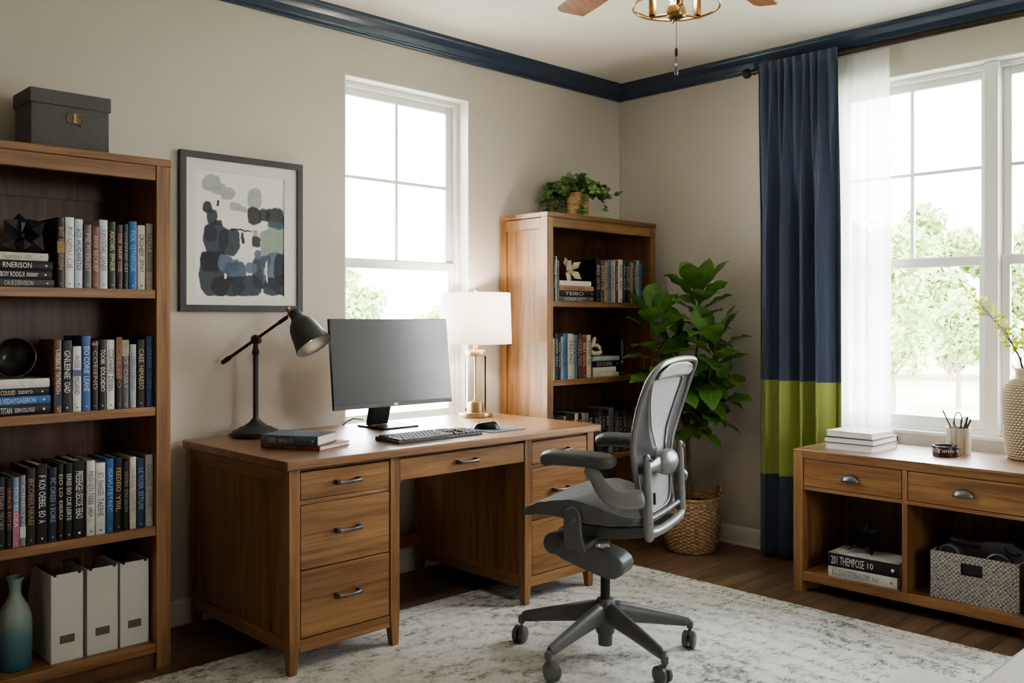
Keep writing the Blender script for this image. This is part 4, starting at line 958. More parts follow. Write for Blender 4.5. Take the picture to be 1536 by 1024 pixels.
    un = MB(); un.grid(lambda u, v: ((2*u-1)*(hw(-.20+.43*v)-.02), -.20+.43*v, interp(BOT, -.20+.43*v)+.006), 9, 15); un.build('seat_underside', CH2, t, **B, recalc=False)
    # back: outer outline and hourglass opening; f gives the sweep
    FF = [(.50, -.212), (.56, -.206), (.64, -.192), (.74, -.182), (.80, -.184), (.88, -.200), (.96, -.222), (1.04, -.250), (1.11, -.288)]
    fb = lambda z: lin(FF, z)
    OUT = [(.0, .545), (.09, .546), (.15, .556), (.178, .585), (.188, .64), (.196, .70), (.212, .76), (.238, .82), (.258, .88), (.270, .94), (.272, 1.0), (.264, 1.045), (.240, 1.08), (.195, 1.098), (.11, 1.106), (.0, 1.109)]
    INN = [(.0, .566), (.08, .568), (.125, .578), (.150, .605), (.156, .645), (.135, .69), (.085, .735), (.056, .780), (.074, .82), (.106, .87), (.145, .93), (.175, .985), (.186, 1.02), (.172, 1.036), (.10, 1.042), (.0, 1.042)]
    FI = lambda z: lin([(.55, .004), (.65, -.010), (.73, -.026), (.79, -.028), (.85, -.013), (.98, .002), (1.04, .008)], z)
    def smooth(tab, n=64):
        out = []
        for i in range(n+1):
            u = i/n*(len(tab)-1); k_ = min(int(u), len(tab)-2); f = u-k_
            p0, p1, p2, p3 = tab[max(k_-1, 0)], tab[k_], tab[k_+1], tab[min(k_+2, len(tab)-1)]
            out.append(tuple(.5*((2*b)+(-a+c)*f+(2*a-5*b+4*c-d)*f*f+(-a+3*b-3*c+d)*f**3) for a, b, c, d in zip(p0, p1, p2, p3)))
        return out
    so, si = smooth(OUT), smooth(INN); M_ = len(so)-1
    loopO = [(x, fb(z), z) for x, z in so]+[(-x, fb(z), z) for x, z in so[::-1][1:-1]]
    loopI = [(x, fb(z)+FI(z), z) for x, z in si]+[(-x, fb(z)+FI(z), z) for x, z in si[::-1][1:-1]]
    fr = MB(); n = len(loopO); k_ = 6; vs = []
    for a, b in zip(loopO, loopI):
        a, b = Vector(a), Vector(b)
        for j in range(k_):
            u = j/(k_-1); p = a.lerp(b, u); p.y += .010*math.sin(math.pi*u); vs.append(p)
    fs = [(i*k_+j, ((i+1) % n)*k_+j, ((i+1) % n)*k_+j+1, i*k_+j+1) for i in range(n) for j in range(k_-1)]
    fr.add(vs, fs); fr.build('back_shell', plain('shell_dark', srgb(48, 49, 49), .45, .1, .04), t, **B, solid=.006, angle=60)
    MB().tube(loopO, .0105, 12, closed=True, up=(0, 1, 0)).build('back_rim', CH1, t, **B)
    MB().tube(loopI, .0042, 8, closed=True, up=(0, 1, 0)).build('opening_rim', CH1, t, **B)
    ms = MB()
    def bm_(u, v):
        i = v*(M_); k0 = min(int(i), M_-1); f = i-k0
        w_ = si[k0][0]+(si[k0+1][0]-si[k0][0])*f; z = si[k0][1]+(si[k0+1][1]-si[k0][1])*f
        x = (2*u-1)*max(w_, .001); return (x, fb(z)+FI(z)+.004+.006*(1-(2*u-1)**2)*min(1, w_/.1), z)
    ms.grid(bm_, 15, 65); ms.build('back_mesh', MESH, t, **B, recalc=False, angle=80)
    # headband: pale upper pad bridging the top of the frame
    hb = MB()
    hb.grid(lambda u, v: ((2*u-1)*lin([(0, .190), (.6, .205), (1, .165)], v), fb(1.045+.048*v)-.005+.004*v*(1-v), 1.043+.05*v-.016*(2*u-1)**4*v+.004*math.sin(math.pi*u)), 19, 7)
    hb.build('top_band', plain('pale_grey_band', srgb(176, 176, 174), .5, 0, .03), t, **B, solid=.007, recalc=False, angle=70)
    # arm posts, cross piece, lumbar pad
    for sgn in (-1, 1):
        ps = MB(); x = sgn*.203
        ps.tube([(x, -.222, .788), (x, -.223, .782), (x, -.225, .74), (x, -.228, .66), (x, -.230, .58), (x-sgn*.002, -.230, .53), (x-sgn*.012, -.230, .502), (x-sgn*.014, -.229, .496)], [.010, .016, .017, .0175, .019, .022, .020, .012], 16, flat=.8)
        ps.build('back_post', CH1, t, **B)
        MB().tube([(x, -.238, .775), (x, -.2395, .765)], .006, 10).build('post_screw', CH2, t, **B)
    u_ = MB(); u_.tube([(-.205, -.231, .523), (-.16, -.236, .516), (-.08, -.238, .512), (0, -.238, .511), (.08, -.238, .512), (.16, -.236, .516), (.205, -.231, .523)], [.014, .0165, .0165, .0165, .0165, .0165, .014], 16); u_.build('back_cross_piece', CH1, t, **B)
    lp = MB(); lp.ell((.006, -.232, .738), (.085, .036, .047), 32, 16); lp.tube([(-.19, -.214, .735), (-.12, -.220, .736), (-.05, -.224, .737)], [.014, .018, .030], 14, flat=.6); lp.tube([(.19, -.214, .735), (.12, -.220, .736), (.05, -.224, .737)], [.010, .012, .022], 14, flat=.6)
    lp.build('lumbar_pad', CH1, t, **B)
    kb = MB().lathe([(.001, -.012), (.022, -.012), (.026, -.006), (.026, .006), (.001, .008)], (.226, -.222, .655), 24, 0, mx); kb.build('arm_height_knob', CH1, t, **B)
    # arms
    for sgn in (-1, 1):
        x = sgn*.272; a = MB()
        pts = [(x, -.028, .742), (x, -.046, .735), (x, -.064, .716), (x, -.078, .690), (x, -.096, .664), (x-sgn*.003, -.125, .645), (x-sgn*.012, -.160, .637), (x-sgn*.03, -.195, .640), (x-sgn*.048, -.228, .648)]
        a.tube(pts, [.020, .024, .025, .025, .027, .030, .032, .033, .032], 16, flat=[1.3, 1.0, .85, .75, .7, .66, .62, .6, .58], up=(1, 0, 0)) if False else None
        # strut as flattened tube: wide in the side plane, thin across
        seg = 16; vs = []; P_ = [Vector(p) for p in pts]; W_ = [.020, .026, .026, .026, .030, .034, .035, .034, .034]
        for i, p in enumerate(P_):
            d = (P_[min(i+1, len(P_)-1)]-P_[max(i-1, 0)]); d.x = 0; d.normalize(); nn = Vector((0, -d.z, d.y))
            for k2 in range(seg):
                q = TAU*k2/seg; vs.append(p+nn*W_[i]*math.cos(q)+Vector((.0155*math.sin(q), 0, 0)))
        fs = [(i*seg+k2, i*seg+(k2+1) % seg, (i+1)*seg+(k2+1) % seg, (i+1)*seg+k2) for i in range(len(P_)-1) for k2 in range(seg)]
        fs += [tuple(range(seg))[::-1], tuple(range((len(P_)-1)*seg, len(P_)*seg))]
        a.add(vs, fs); ar = a.build('arm_strut', CH1, t, **B, angle=60, subd=1)
        sl = MB().tube([(x-sgn*.034, -.262, .668), (x-sgn*.034, -.263, .630)], .006, 10, flat=.8); sl.build('arm_slot', BLACK, ar, **B)
        pd = MB(); n = 14
        pp = [(x+sgn*(-.006*(i/n)), -.140+.276*i/n, .768+.002*math.sin(i/n*3.1)-.006*(i/n > .9)) for i in range(n+1)]
        rr_ = [.012]+[.026]*1+[.0285]*(n-3)+[.0275, .0235, .010]
        pd.tube(pp, rr_, 18, flat=[1.2, 1.35]+[1.45]*(n-3)+[1.4, 1.35, 1.2]); pd.build('arm_pad', plain('arm_pad_grey', srgb(82, 83, 82), .42, 0, .03) if sgn < 0 else bpy.data.materials['arm_pad_grey'], t, **B, subd=1)
    # chair parts were measured from the floor, the thing stands on the rug: shift them down
    for o in t.children_recursive:
        if o.parent == t and o.name.split('.')[0] not in ('base_hub', 'base_leg', 'gas_column'): o.location.z = dz
chair()
# ------------------------------------------------------------------ rug
def rug_mat(hx, hy):
    m, nt, out = new_mat('distressed_rug'); p = principled(nt, out, Roughness=.95, **{'Specular IOR Level': .1})
    tc = N(nt, 'ShaderNodeTexCoord'); O = tc.outputs['Object']
    def nz(scale, det=4.0, rough=.6, dist=0):
        mp = N(nt, 'ShaderNodeMapping'); mp.inputs['Scale'].default_value = scale; L(nt, O, mp.inputs[0])
        n = N(nt, 'ShaderNodeTexNoise', Scale=1.0, Detail=det, Roughness=rough, Distortion=dist); L(nt, mp.outputs[0], n.inputs['Vector']); return n.outputs[0]
    big = nz((2.2, 3.0, 1), 5); mid_ = nz((20, 32, 1), 6, .74, .3); streak = nz((46, 130, 1), 4, .65)
    # faint ornament: rings of a medallion and repeating scrolls, broken up by wear
    mp = N(nt, 'ShaderNodeMapping'); mp.inputs['Scale'].default_value = (1.3, 1.0, 1); L(nt, O, mp.inputs[0])
    wv = N(nt, 'ShaderNodeTexWave', wave_type='RINGS', rings_direction='Z', Scale=2.3, Distortion=5.5, Detail=3.0); wv.inputs['Detail Scale'].default_value = 2.2; L(nt, mp.outputs[0], wv.inputs['Vector'])
    vo = N(nt, 'ShaderNodeTexVoronoi', feature='DISTANCE_TO_EDGE', Scale=5.5); L(nt, O, vo.inputs['Vector'])
    vr = ramp(nt, vo.outputs[0], [(.02, (1, 1, 1, 1)), (.10, (0, 0, 0, 1))])
    # border lines, parallel to the edges
    sp = N(nt, 'ShaderNodeSeparateXYZ'); L(nt, O, sp.inputs[0])
    def edge(o, h):
        a = N(nt, 'ShaderNodeMath', operation='ABSOLUTE'); L(nt, o, a.inputs[0]); s = N(nt, 'ShaderNodeMath', operation='SUBTRACT'); s.inputs[0].default_value = h; L(nt, a.outputs[0], s.inputs[1]); return s.outputs[0]
    mn = N(nt, 'ShaderNodeMath', operation='MINIMUM'); L(nt, edge(sp.outputs[0], hx), mn.inputs[0]); L(nt, edge(sp.outputs[1], hy), mn.inputs[1])
    bl = ramp(nt, mn.outputs[0], [(0, (.5, .5, .5, 1)), (.03, (.45, .45, .45, 1)), (.035, (0, 0, 0, 1)), (.10, (.15,)*3+(1,)), (.105, (.9, .9, .9, 1)), (.12, (.1,)*3+(1,)), (.19, (.35,)*3+(1,)), (.195, (.0,)*3+(1,)), (.26, (0, 0, 0, 1)), (.265, (.7,)*3+(1,)), (.28, (0, 0, 0, 1))])
    def math2(op, a, b):
        n = N(nt, 'ShaderNodeMath', operation=op)
        for i, q in enumerate((a, b)):
            if isinstance(q, (int, float)): n.inputs[i].default_value = q
            else: L(nt, q, n.inputs[i])
        return n.outputs[0]
    orn = math2('MAXIMUM', math2('MULTIPLY', wv.outputs['Fac'], .55), math2('MULTIPLY', vr, .45)); orn = math2('MAXIMUM', orn, bl)
    dens = math2('ADD', math2('MULTIPLY', orn, .30), math2('MULTIPLY', big, .55))
    dens = math2('ADD', dens, math2('MULTIPLY', mid_, 1.0)); dens = math2('ADD', dens, math2('MULTIPLY', streak, .60))
    c = ramp(nt, dens, [(.86, srgb(214, 212, 204)), (.98, srgb(190, 188, 178)), (1.0, srgb(150, 149, 139)), (1.0, srgb(112, 110, 101))])
    mr = N(nt, 'ShaderNodeMapRange'); L(nt, dens, mr.inputs[0]); mr.inputs[1].default_value = .90; mr.inputs[2].default_value = 1.66
    c = ramp(nt, mr.outputs[0], [(.20, srgb(228, 226, 220)), (.44, srgb(208, 206, 198)), (.58, srgb(156, 155, 146)), (.74, srgb(112, 110, 102)), (.9, srgb(84, 82, 76))])
    L(nt, c, p.inputs['Base Color']); bump(nt, p, streak, .5, .006); return m
rx0, rx1, ry0, ry1 = .55, 3.660, .62, 3.145
tag(MB().box((rx0, ry0, 0), (rx1, ry1, RUGZ)).build('area_rug', rug_mat((rx1-rx0)/2, (ry1-ry0)/2), loc=((rx0+rx1)/2, (ry0+ry1)/2, 0), bevel=.004), 'faded grey and cream patterned rug under the office chair', 'rug')

# ------------------------------------------------------------------ console
CZ = .653
def console():
    xf, xb, y0, y1 = 3.880, 4.365, 1.132, 2.157
    t = thing('console_table', 'low oak console with two drawers and open cubbies under the wide window', 'console', ((xf+xb)/2, (y0+y1)/2, 0)); pw = .047
    MB().box((xf, y0, .640), (xb, y1, CZ)).build('top', WTOPY, t, bevel=.003)
    for y in (y0, y1-pw):
        for a in (xf, xb-pw): MB().box((a, y, 0), (a+pw, y+pw, .640)).build('leg', WOODZ, t, bevel=.002)
        MB().box((xf+pw, y+.008, .06), (xb-pw, y+pw-.006, .640)).build('side_panel', WOODZ, t)
    MB().box((xf+.002, y0+pw, .611), (xf+.03, y1-pw, .640)).build('top_rail', WOODY, t, bevel=.0015)
    MB().box((xf+.003, y0+pw, .469), (xf+.03, y1-pw, .484)).build('lower_rail', WOODY, t, bevel=.001)
    ym = 1.645
    MB().box((xf+.002, ym-.011, .469), (xf+.03, ym+.011, .611)).build('centre_stile', WOODZ, t, bevel=.001)
    MB().box((xf+.002, ym-.011, .095), (xb-.03, ym+.011, .469)).build('divider', WOODZ, t, bevel=.001)
    MB().box((xf+.03, y0+pw, .475), (xb-.02, y1-pw, .484)).build('drawer_floor', DARKW[1], t)
    MB().box((xf+.001, y0+pw, .053), (xb-.03, y1-pw, .095)).build('bottom_shelf', WOODY, t, bevel=.002)
    b = MB().box((xb-.018, y0+pw, .07), (xb-.006, y1-pw, .640))
    for y in (y1-pw-.10, ym-.12): b.box((xb-.024, y, .095), (xb-.018, y+.05, .475))
    b.build('back_panel', DARKW[2], t)
    for a, c in ((ym+.014, y1-pw-.003), (y0+pw+.003, ym-.014)):
        d = MB().box((xf+.004, a, .487), (xf+.024, c, .608)); d.box((xf+.024, a+.01, .495), (xb-.05, c-.01, .59)); d = d.build('drawer', WOODY, t, bevel=.0015)
        yc = (a+c)/2; zc_ = .545; h = MB()
        def cup(u, v):
            q = math.pi*u; e = math.pi/2*v     # half dome, open below
            return (xf+.004-.026*math.sin(e)*math.sin(q)**.5 if 0 < u < 1 else xf+.004, yc+.040*math.cos(q)*math.cos(e*.55)*1.0, zc_-.014+.030*math.sin(q)*math.cos(e)+.002)
        def cup(u, v):
            th = math.pi*u; ph = math.pi/2*v
            return (xf+.004-.024*math.sin(ph)*math.sin(th)-.0005, yc+.042*math.cos(th), zc_-.013+.031*math.sin(th)*math.cos(ph))
        h.grid(cup, 21, 10); h.add([(xf+.0035, yc+.044*math.cos(math.pi*i/20), zc_-.014+.034*math.sin(math.pi*i/20)) for i in range(21)]+[(xf+.001, yc+.044*math.cos(math.pi*i/20), zc_-.014+.034*math.sin(math.pi*i/20)) for i in range(21)], [tuple(range(21))]+[(i, i+1, 22+i, 21+i) for i in range(20)])
        h.build('cup_pull', PEWTER, d, solid=.0015, recalc=False, angle=60)
console()
# three pale books on the console
GW = 'white-paged books stacked on the console'
def along_y(c, lx, ly, th, col, title, ic, label, group, tilt=0, **kw):
    return lying('book', c, R(-90)+tilt, lx, ly, th, col, title, ic, label, group, **kw)
z = CZ
for th, lx, ly, xc, yc, col, lab, tl in ((.029, .222, .262, 4.118, 1.945, (206, 202, 194), 'white book with pale spine, bottom of the three on the console', 0), (.027, .232, .270, 4.122, 1.948, (52, 54, 60), 'book with a dark navy edge and white pages, middle of the console stack', .03), (.026, .222, .215, 4.118, 1.950, (214, 208, 198), 'cream-white book, topmost of the three on the console', -.02)):
    t = thing('book', lab, 'book', (xc, yc, z), R(-90)+tl, GW)
    x0, x1, y0, y1 = -lx/2, lx/2, -ly/2, ly/2; k = .003
    # fore edges face the room: two boards, a spine at the back and the leaves between
    b = MB(); pr = [(y1, 0), (y0, 0), (y0, k), (y1-.006, k), (y1-.006, th-k), (y0, th-k), (y0, th-.0004), (y1, th-.0004)]
    b.prism(pr, lambda u, v, q: (q, u, v), x0, x1); b.build('cover', cover(col), t, local=True)
    MB().box((x0+.003, y0+.003, k), (x1-.003, y1-.006, th-k)).build('pages', plain('white_pages', srgb(226, 222, 214), .9, 0, .04, 300) if z == CZ else bpy.data.materials['white_pages'], t, local=True); z += th
# pencil cup and contents
cc = Vector((4.262, 1.566, CZ))
t = thing('pencil_cup', 'pale streaked wooden pen cup on the console', 'pen cup', cc)
mc, nt, out = new_mat('streaked_cup'); p = principled(nt, out, Roughness=.4); n = N(nt, 'ShaderNodeTexNoise', Scale=1.0, Detail=4.0); L(nt, coords(nt, (70, 70, 3)), n.inputs['Vector'])
L(nt, ramp(nt, n.outputs[0], [(.3, srgb(150, 126, 104)), (.5, srgb(196, 182, 166)), (.7, srgb(224, 218, 210))]), p.inputs['Base Color'])
MB().lathe([(.001, 0), (.048, 0), (.0495, .003), (.0505, .114), (.0495, .115), (.0475, .114), (.0465, .006), (.001, .006)], cc, 40).build('cup_body', mc, t)
INK = plain('ink_black', srgb(44, 40, 40), .4, 0, .05); PG = 'pens and pencils standing in the console cup'
def stick(name, label, cat, a, b, r, mat, tip=None):
    a, b = cc+Vector(a), cc+Vector(b); d = (b-a).normalized()
    t = thing(name, label, cat, a, 0, PG)
    MB().tube([a+d*.012, b-d*.004, b], [r, r, r*.6], 10).build('barrel', mat, t)
    MB().tube([a, a+d*.012], [r*.3, r*.9], 8).build('tip', PEWTER, t)
stick('pen', 'black pen leaning left out of the console cup', 'pen', (.012, -.012, .008), (-.018, .062, .190), .0035, INK)
stick('pencil', 'short grey pencil at the front left of the console cup', 'pencil', (-.010, .010, .008), (-.012, .018, .142), .0035, PEWTER)
stick('pen', 'brown pen leaning right between scissors and cup edge', 'pen', (-.005, .006, .008), (.016, -.034, .165), .0045, IRON2)
stick('pen', 'black pen leaning furthest right in the console cup', 'pen', (-.004, .012, .008), (.030, -.042, .152), .0045, INK)
stick('pencil', 'dark pencil upright behind the scissors in the console cup', 'pencil', (.010, .0, .008), (.018, -.004, .148), .0035, IRON)
t = thing('scissors', 'scissors with two dark loop handles standing in the console cup', 'scissors', cc+Vector((0, -.004, .007)), 0)
u = Vector((.72, -.69, 0)); o = cc+Vector((-.006, -.004, .007))
def ring(cu, cz, a, b, r, m): m.tube([o+u*(cu+a*math.cos(q*TAU/24))+Vector((0, 0, cz+b*math.sin(q*TAU/24))) for q in range(24)], r, 8, closed=True, up=(.69, .72, 0))
m = MB(); ring(-.004, .140, .017, .036, .0028, m); ring(.022, .128, .013, .026, .0028, m); m.tube([o+u*-.004+Vector((0, 0, .104)), o+u*.004+Vector((0, 0, .088))], .0045, 8); m.tube([o+u*.018+Vector((0, 0, .103)), o+u*.004+Vector((0, 0, .088))], .0045, 8); m.build('handles', INK, t)
m = MB(); m.tube([o+Vector((0, 0, 0)), o+u*.002+Vector((0, 0, .05)), o+u*.006+Vector((0, 0, .092))], [.002, .006, .005], 8, flat=.3); m.build('blades', CHROME, t)
# round dark dish with white lettering
dc = Vector((4.150, 1.578, CZ))
t = thing('lettered_tin', 'small round dark brown tin with white lettering beside the pen cup', 'tin', dc)
MB().lathe([(.001, 0), (.052, 0), (.0545, .003), (.0545, .041), (.053, .044), (.050, .044), (.049, .041), (.047, .034), (.001, .033)], dc, 48).build('tin_body', plain('dark_brown_glaze', srgb(58, 38, 32), .35, 0, .1), t)
m = MB(); a0 = math.atan2(-dc.y, -dc.x)
def ringtext(txt, s0, s1, zc_, h):
    add_text(m, txt, lambda u, v: (dc.x+.0550*math.cos(a0+s0+(s1-s0)*u), dc.y+.0550*math.sin(a0+s0+(s1-s0)*u), dc.z+zc_-h+2*h*v))
ringtext("'T:", -1.25, -.80, .026, .0065); ringtext("B'", -.62, -.36, .025, .0085); ringtext('ıınnı', -.24, .62, .025, .0055); ringtext(':b', .80, 1.15, .026, .0065)
m.build('lettering', ink((226, 222, 216)), t, recalc=False, flat=True)
# chunky woven vase with budding branches
def knit_vase():
    c = Vector((4.292, 1.283, CZ)); t = thing('woven_vase', 'tall cream chunky-knit textured vase on the console', 'vase', c)
    prof = [(.075, 0), (.088, .006), (.094, .03), (.104, .10), (.110, .18), (.1115, .25), (.108, .29), (.096, .318), (.078, .334), (.062, .342)]
    nr, ns = 190, 164; rows = 33; cols = 41
    zs = [0]
    for a, b in zip(prof, prof[1:]): zs.append(zs[-1]+math.hypot(b[0]-a[0], b[1]-a[1]))
    vs = []
    for i in range(nr+1):
        s = zs[-1]*i/nr
        for q in range(len(zs)-1):
            if s <= zs[q+1]+1e-9: break
        f = (s-zs[q])/(zs[q+1]-zs[q]); r = prof[q][0]+(prof[q+1][0]-prof[q][0])*f; z = prof[q][1]+(prof[q+1][1]-prof[q][1])*f
        rowf = s/zs[-1]*rows; rr = math.floor(rowf); fr = rowf-rr; edge = min(1, i/3, (nr-i)/3)
        for k in range(ns):
            a = TAU*k/ns; colf = (a/TAU*cols+(.5 if int(rr) % 2 else 0)) % 1
            bmp = (abs(math.sin(math.pi*colf))**.7)*(math.sin(math.pi*fr)**.6)
            d = (-.006+.009*bmp)*edge; vs.append(((r+d)*math.cos(a), (r+d)*math.sin(a), z))
    fs = [(i*ns+k, i*ns+(k+1) % ns, (i+1)*ns+(k+1) % ns, (i+1)*ns+k) for i in range(nr) for k in range(ns)]+[tuple(range(ns))[::-1]]
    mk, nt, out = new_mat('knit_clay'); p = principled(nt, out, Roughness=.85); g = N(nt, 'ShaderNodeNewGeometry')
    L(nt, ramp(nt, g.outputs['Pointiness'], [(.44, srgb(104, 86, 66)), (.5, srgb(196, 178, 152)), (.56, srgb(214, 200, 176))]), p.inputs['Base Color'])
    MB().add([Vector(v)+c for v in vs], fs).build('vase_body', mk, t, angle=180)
    MB().lathe([(.064, .336), (.059, .346), (.0585, .378), (.061, .385), (.0585, .387), (.054, .384), (.053, .34), (.051, .30), (.001, .298)], c, 48).build('neck', plain('neck_clay', srgb(186, 168, 146), .7, 0, .05), t)
    return c
vc = knit_vase()
def branch(label, base, pts, seed):
    rnd = random.Random(seed); P = [vc+Vector(base)]+[vc+Vector(p) for p in pts]
    t = thing('budding_branch', label, 'branch', P[0], 0, 'budding branches in the woven vase')
    Q = []
    for i in range(len(P)-1):
        for k in range(6): Q.append(P[i].lerp(P[i+1], k/6)+Vector((rnd.uniform(-1, 1), rnd.uniform(-1, 1), 0))*.002)
    Q.append(P[-1])
    MB().tube(Q, [.0030-.0018*i/len(Q) for i in range(len(Q))], 7).build('twig', IRON2, t)
    lf = MB(); tw = MB()
    for i in range(6, len(Q)-1):
        if Q[i].z < vc.z+.395: continue
        for k in range(2):
            a = rnd.random()*TAU; d = (Vector((math.cos(a), math.sin(a), rnd.uniform(-.2, .9)))).normalized(); e = Q[i]+d*rnd.uniform(.012, .03)
            tw.tube([Q[i], e], .0008, 5, caps=False)
            for q in range(2):
                dd = (d+Vector((rnd.uniform(-1, 1), rnd.uniform(-1, 1), rnd.uniform(-.3, 1)))*.9).normalized(); sd = dd.cross(Vector((rnd.uniform(-1, 1), rnd.uniform(-1, 1), .3))).normalized(); nn = dd.cross(sd)
                l = rnd.uniform(.015, .024); w_ = l*.42
                lf.add([e, e+dd*l*.45+sd*w_+nn*w_*.3, e+dd*l, e+dd*l*.45-sd*w_+nn*w_*.3, e+dd*l*.5], [(0, 1, 4), (1, 2, 4), (2, 3, 4), (3, 0, 4)])
    tw.build('twiglets', IRON2, t); lf.build('leaves', leaf_mat('bud_leaves', srgb(150, 160, 44), srgb(206, 208, 82)) if 'bud_leaves' not in bpy.data.materials else bpy.data.materials['bud_leaves'], t, recalc=False, flat=True)
# image-plane directions: u to the right, w away
def dirs(u, z, w=0): return (.7203*u+.6936*w, -.6936*u+.7203*w, z)
branch('long budding branch reaching furthest left across the window mullion', dirs(-.012, .302), [dirs(-.045, .43), dirs(-.10, .52), dirs(-.185, .63), dirs(-.285, .745, .02)], 1)
branch('budding branch leaning left below the longest one', dirs(-.004, .302, .02), [dirs(-.06, .45, -.01), dirs(-.12, .545, -.02), dirs(-.20, .62, -.03), dirs(-.235, .665, -.03)], 2)
branch('upright budding branch rising along the right edge of the photo', dirs(.01, .302), [dirs(.0, .43), dirs(-.004, .56), dirs(-.016, .70), dirs(-.03, .80)], 3)
branch('short budding branch curving right out of the woven vase', dirs(.02, .302, -.01), [dirs(.04, .45, -.02), dirs(.05, .58, -.03), dirs(.055, .68, -.04)], 4)
branch('leafy low branch in the middle of the woven vase', dirs(0, .302, -.03), [dirs(-.02, .43, -.05), dirs(-.03, .52, -.06), dirs(-.02, .60, -.07)], 5)
branch('leafy branch leaning right near the frame edge in the woven vase', dirs(.022, .302, .015), [dirs(.045, .42, .03), dirs(.09, .52, .05), dirs(.14, .61, .06)], 6)
# books and star in the left cubby
lying('book', (3.985, 1.840, .095), R(-90), .312, .170, .047, (196, 192, 184), 'EO SOUTTEBALOM|iu', (120, 116, 112), 'thick white-spined book, lower of two in the console left cubby', 'books in the left cubby of the console', u0=.06, u1=.78)
lying('book', (3.985, 1.840, .142), R(-88), .315, .172, .060, (30, 29, 30), '201 THEMPOSE|10', (214, 212, 206), 'thick black-spined book with white lettering, upper in console left cubby', 'books in the left cubby of the console', u0=.05, u1=.70)
bk = [o for o in bpy.data.objects if o.get('label', '').startswith('thick black-spined')][0]
MB().box((-.156, -.084, .0592), (.157, .0855, .0606)).build('jacket_top', plain('marbled_jacket', srgb(190, 186, 178), .5, 0, .35, 14), bk, local=True)
petals('spiky_ornament', 'black spiky ornament on the books in the console left cubby', 'ornament', (4.010, 1.870, .2026+.052), plain('black_iron', srgb(24, 24, 25), .45, .4), [((-.3, .8, .75), .10, .020, (0, 0, 1)), ((-.2, -.7, .8), .09, .024, (1, 0, 0)), ((-.6, .7, -.5), .10, .022, (0, 0, 1)), ((-.7, -.6, -.55), .095, .024, (0, 0, 1)), ((.5, .5, -.55), .09, .022, (0, 0, 1)), ((.6, -.7, -.4), .10, .022, (0, 0, 1)), ((.1, 0, 1), .07, .022, (1, 0, 0)), ((-.9, 0, .4), .07, .022, (0, 0, 1)), ((.2, .9, .2), .09, .02, (0, 0, 1))], .008, .018)
# woven basket with headphones and a folded camera case in the right cubby
TWEED = weave('tweed_weave', srgb(60, 56, 54), srgb(140, 134, 126), srgb(190, 184, 174), (112, 112, 112))
def tweed():
    x0, x1, y0, y1, z0, z1 = 3.918, 4.215, 1.212, 1.552, .095, .288
    t = thing('fabric_basket', 'grey tweed-weave storage basket in the console right cubby', 'basket', ((x0+x1)/2, (y0+y1)/2, z0)); k = .006
    b = MB(); b.box((x0+k, y0+k, z0), (x1-k, y1-k, z0+k)); b.box((x1-k, y0, z0), (x1, y1, z1)); b.box((x0, y0, z0), (x1-k, y0+k, z1)); b.box((x0, y1-k, z0), (x1-k, y1, z1))
    h0, h1, g0, g1 = 1.352, 1.427, .212, .252
    for lo, hi in (((y0+k, z0), (h0, z1)), ((h1, z0), (y1-k, z1)), ((h0, z0), (h1, g0)), ((h0, g1), (h1, z1))): b.box((x0, lo[0], lo[1]), (x0+k, hi[0], hi[1]))
    b.build('basket_body', TWEED, t)
    m = MB()
    for lo, hi in (((h0-.004, g0-.004), (h1+.004, g0)), ((h0-.004, g1), (h1+.004, g1+.004)), ((h0-.004, g0), (h0, g1)), ((h1, g0), (h1+.004, g1))): m.box((x0-.001, lo[0], lo[1]), (x0+k+.001, hi[0], hi[1]))
    m.box((x0+k, h0, g0), (x0+k+.002, h1, g1))
    m.build('handle_slot', BLACK, t)
tweed()
HP = plain('headphone_black', srgb(66, 67, 70), .5, 0, .08)
def headphones():
    t = thing('headphones', 'black over-ear headphones with pale rims in the tweed basket', 'headphones', (4.0, 1.40, .1015))
    cups = [Vector((3.972, 1.492, .270)), Vector((3.972, 1.300, .264))]
    qs = [Matrix.Rotation(R(-90), 3, 'Y') @ Matrix.Rotation(R(0), 3, 'Z')]*2
    for c, sx in zip(cups, (1, 1.15)):
        e = MB(); q = Matrix.Rotation(R(-90), 3, 'Y') @ Matrix.Diagonal(Vector((1, sx, 1)))
        e.lathe([(.001, -.02), (.036, -.02), (.045, -.014), (.047, 0), (.045, .010), (.038, .015), (.034, .011), (.001, .009)], c, 36, 0, q); eo = e.build('ear_cup', HP, t)
        MB().tube([c+q @ Vector((.040*math.cos(a*TAU/36), .040*math.sin(a*TAU/36), .0145)) for a in range(36)], .0022, 6, closed=True).build('cup_rim', plain('pale_rim', srgb(130, 128, 126), .4, .2) if 'pale_rim' not in bpy.data.materials else bpy.data.materials['pale_rim'], eo)
        st = MB().tube([c+Vector((.018, 0, -.03)), c+Vector((.03, 0, -.09)), c+Vector((.03, 0, -.155))], [.008, .007, .007], 10); st.build('yoke', HP, eo)
    MB().tube([cups[0]+Vector((.03, 0, -.155)), (4.03, 1.46, .112), (4.05, 1.40, .110), (4.03, 1.34, .112), cups[1]+Vector((.03, 0, -.150))], .0085, 10, flat=1.4).build('headband', HP, t)
headphones()
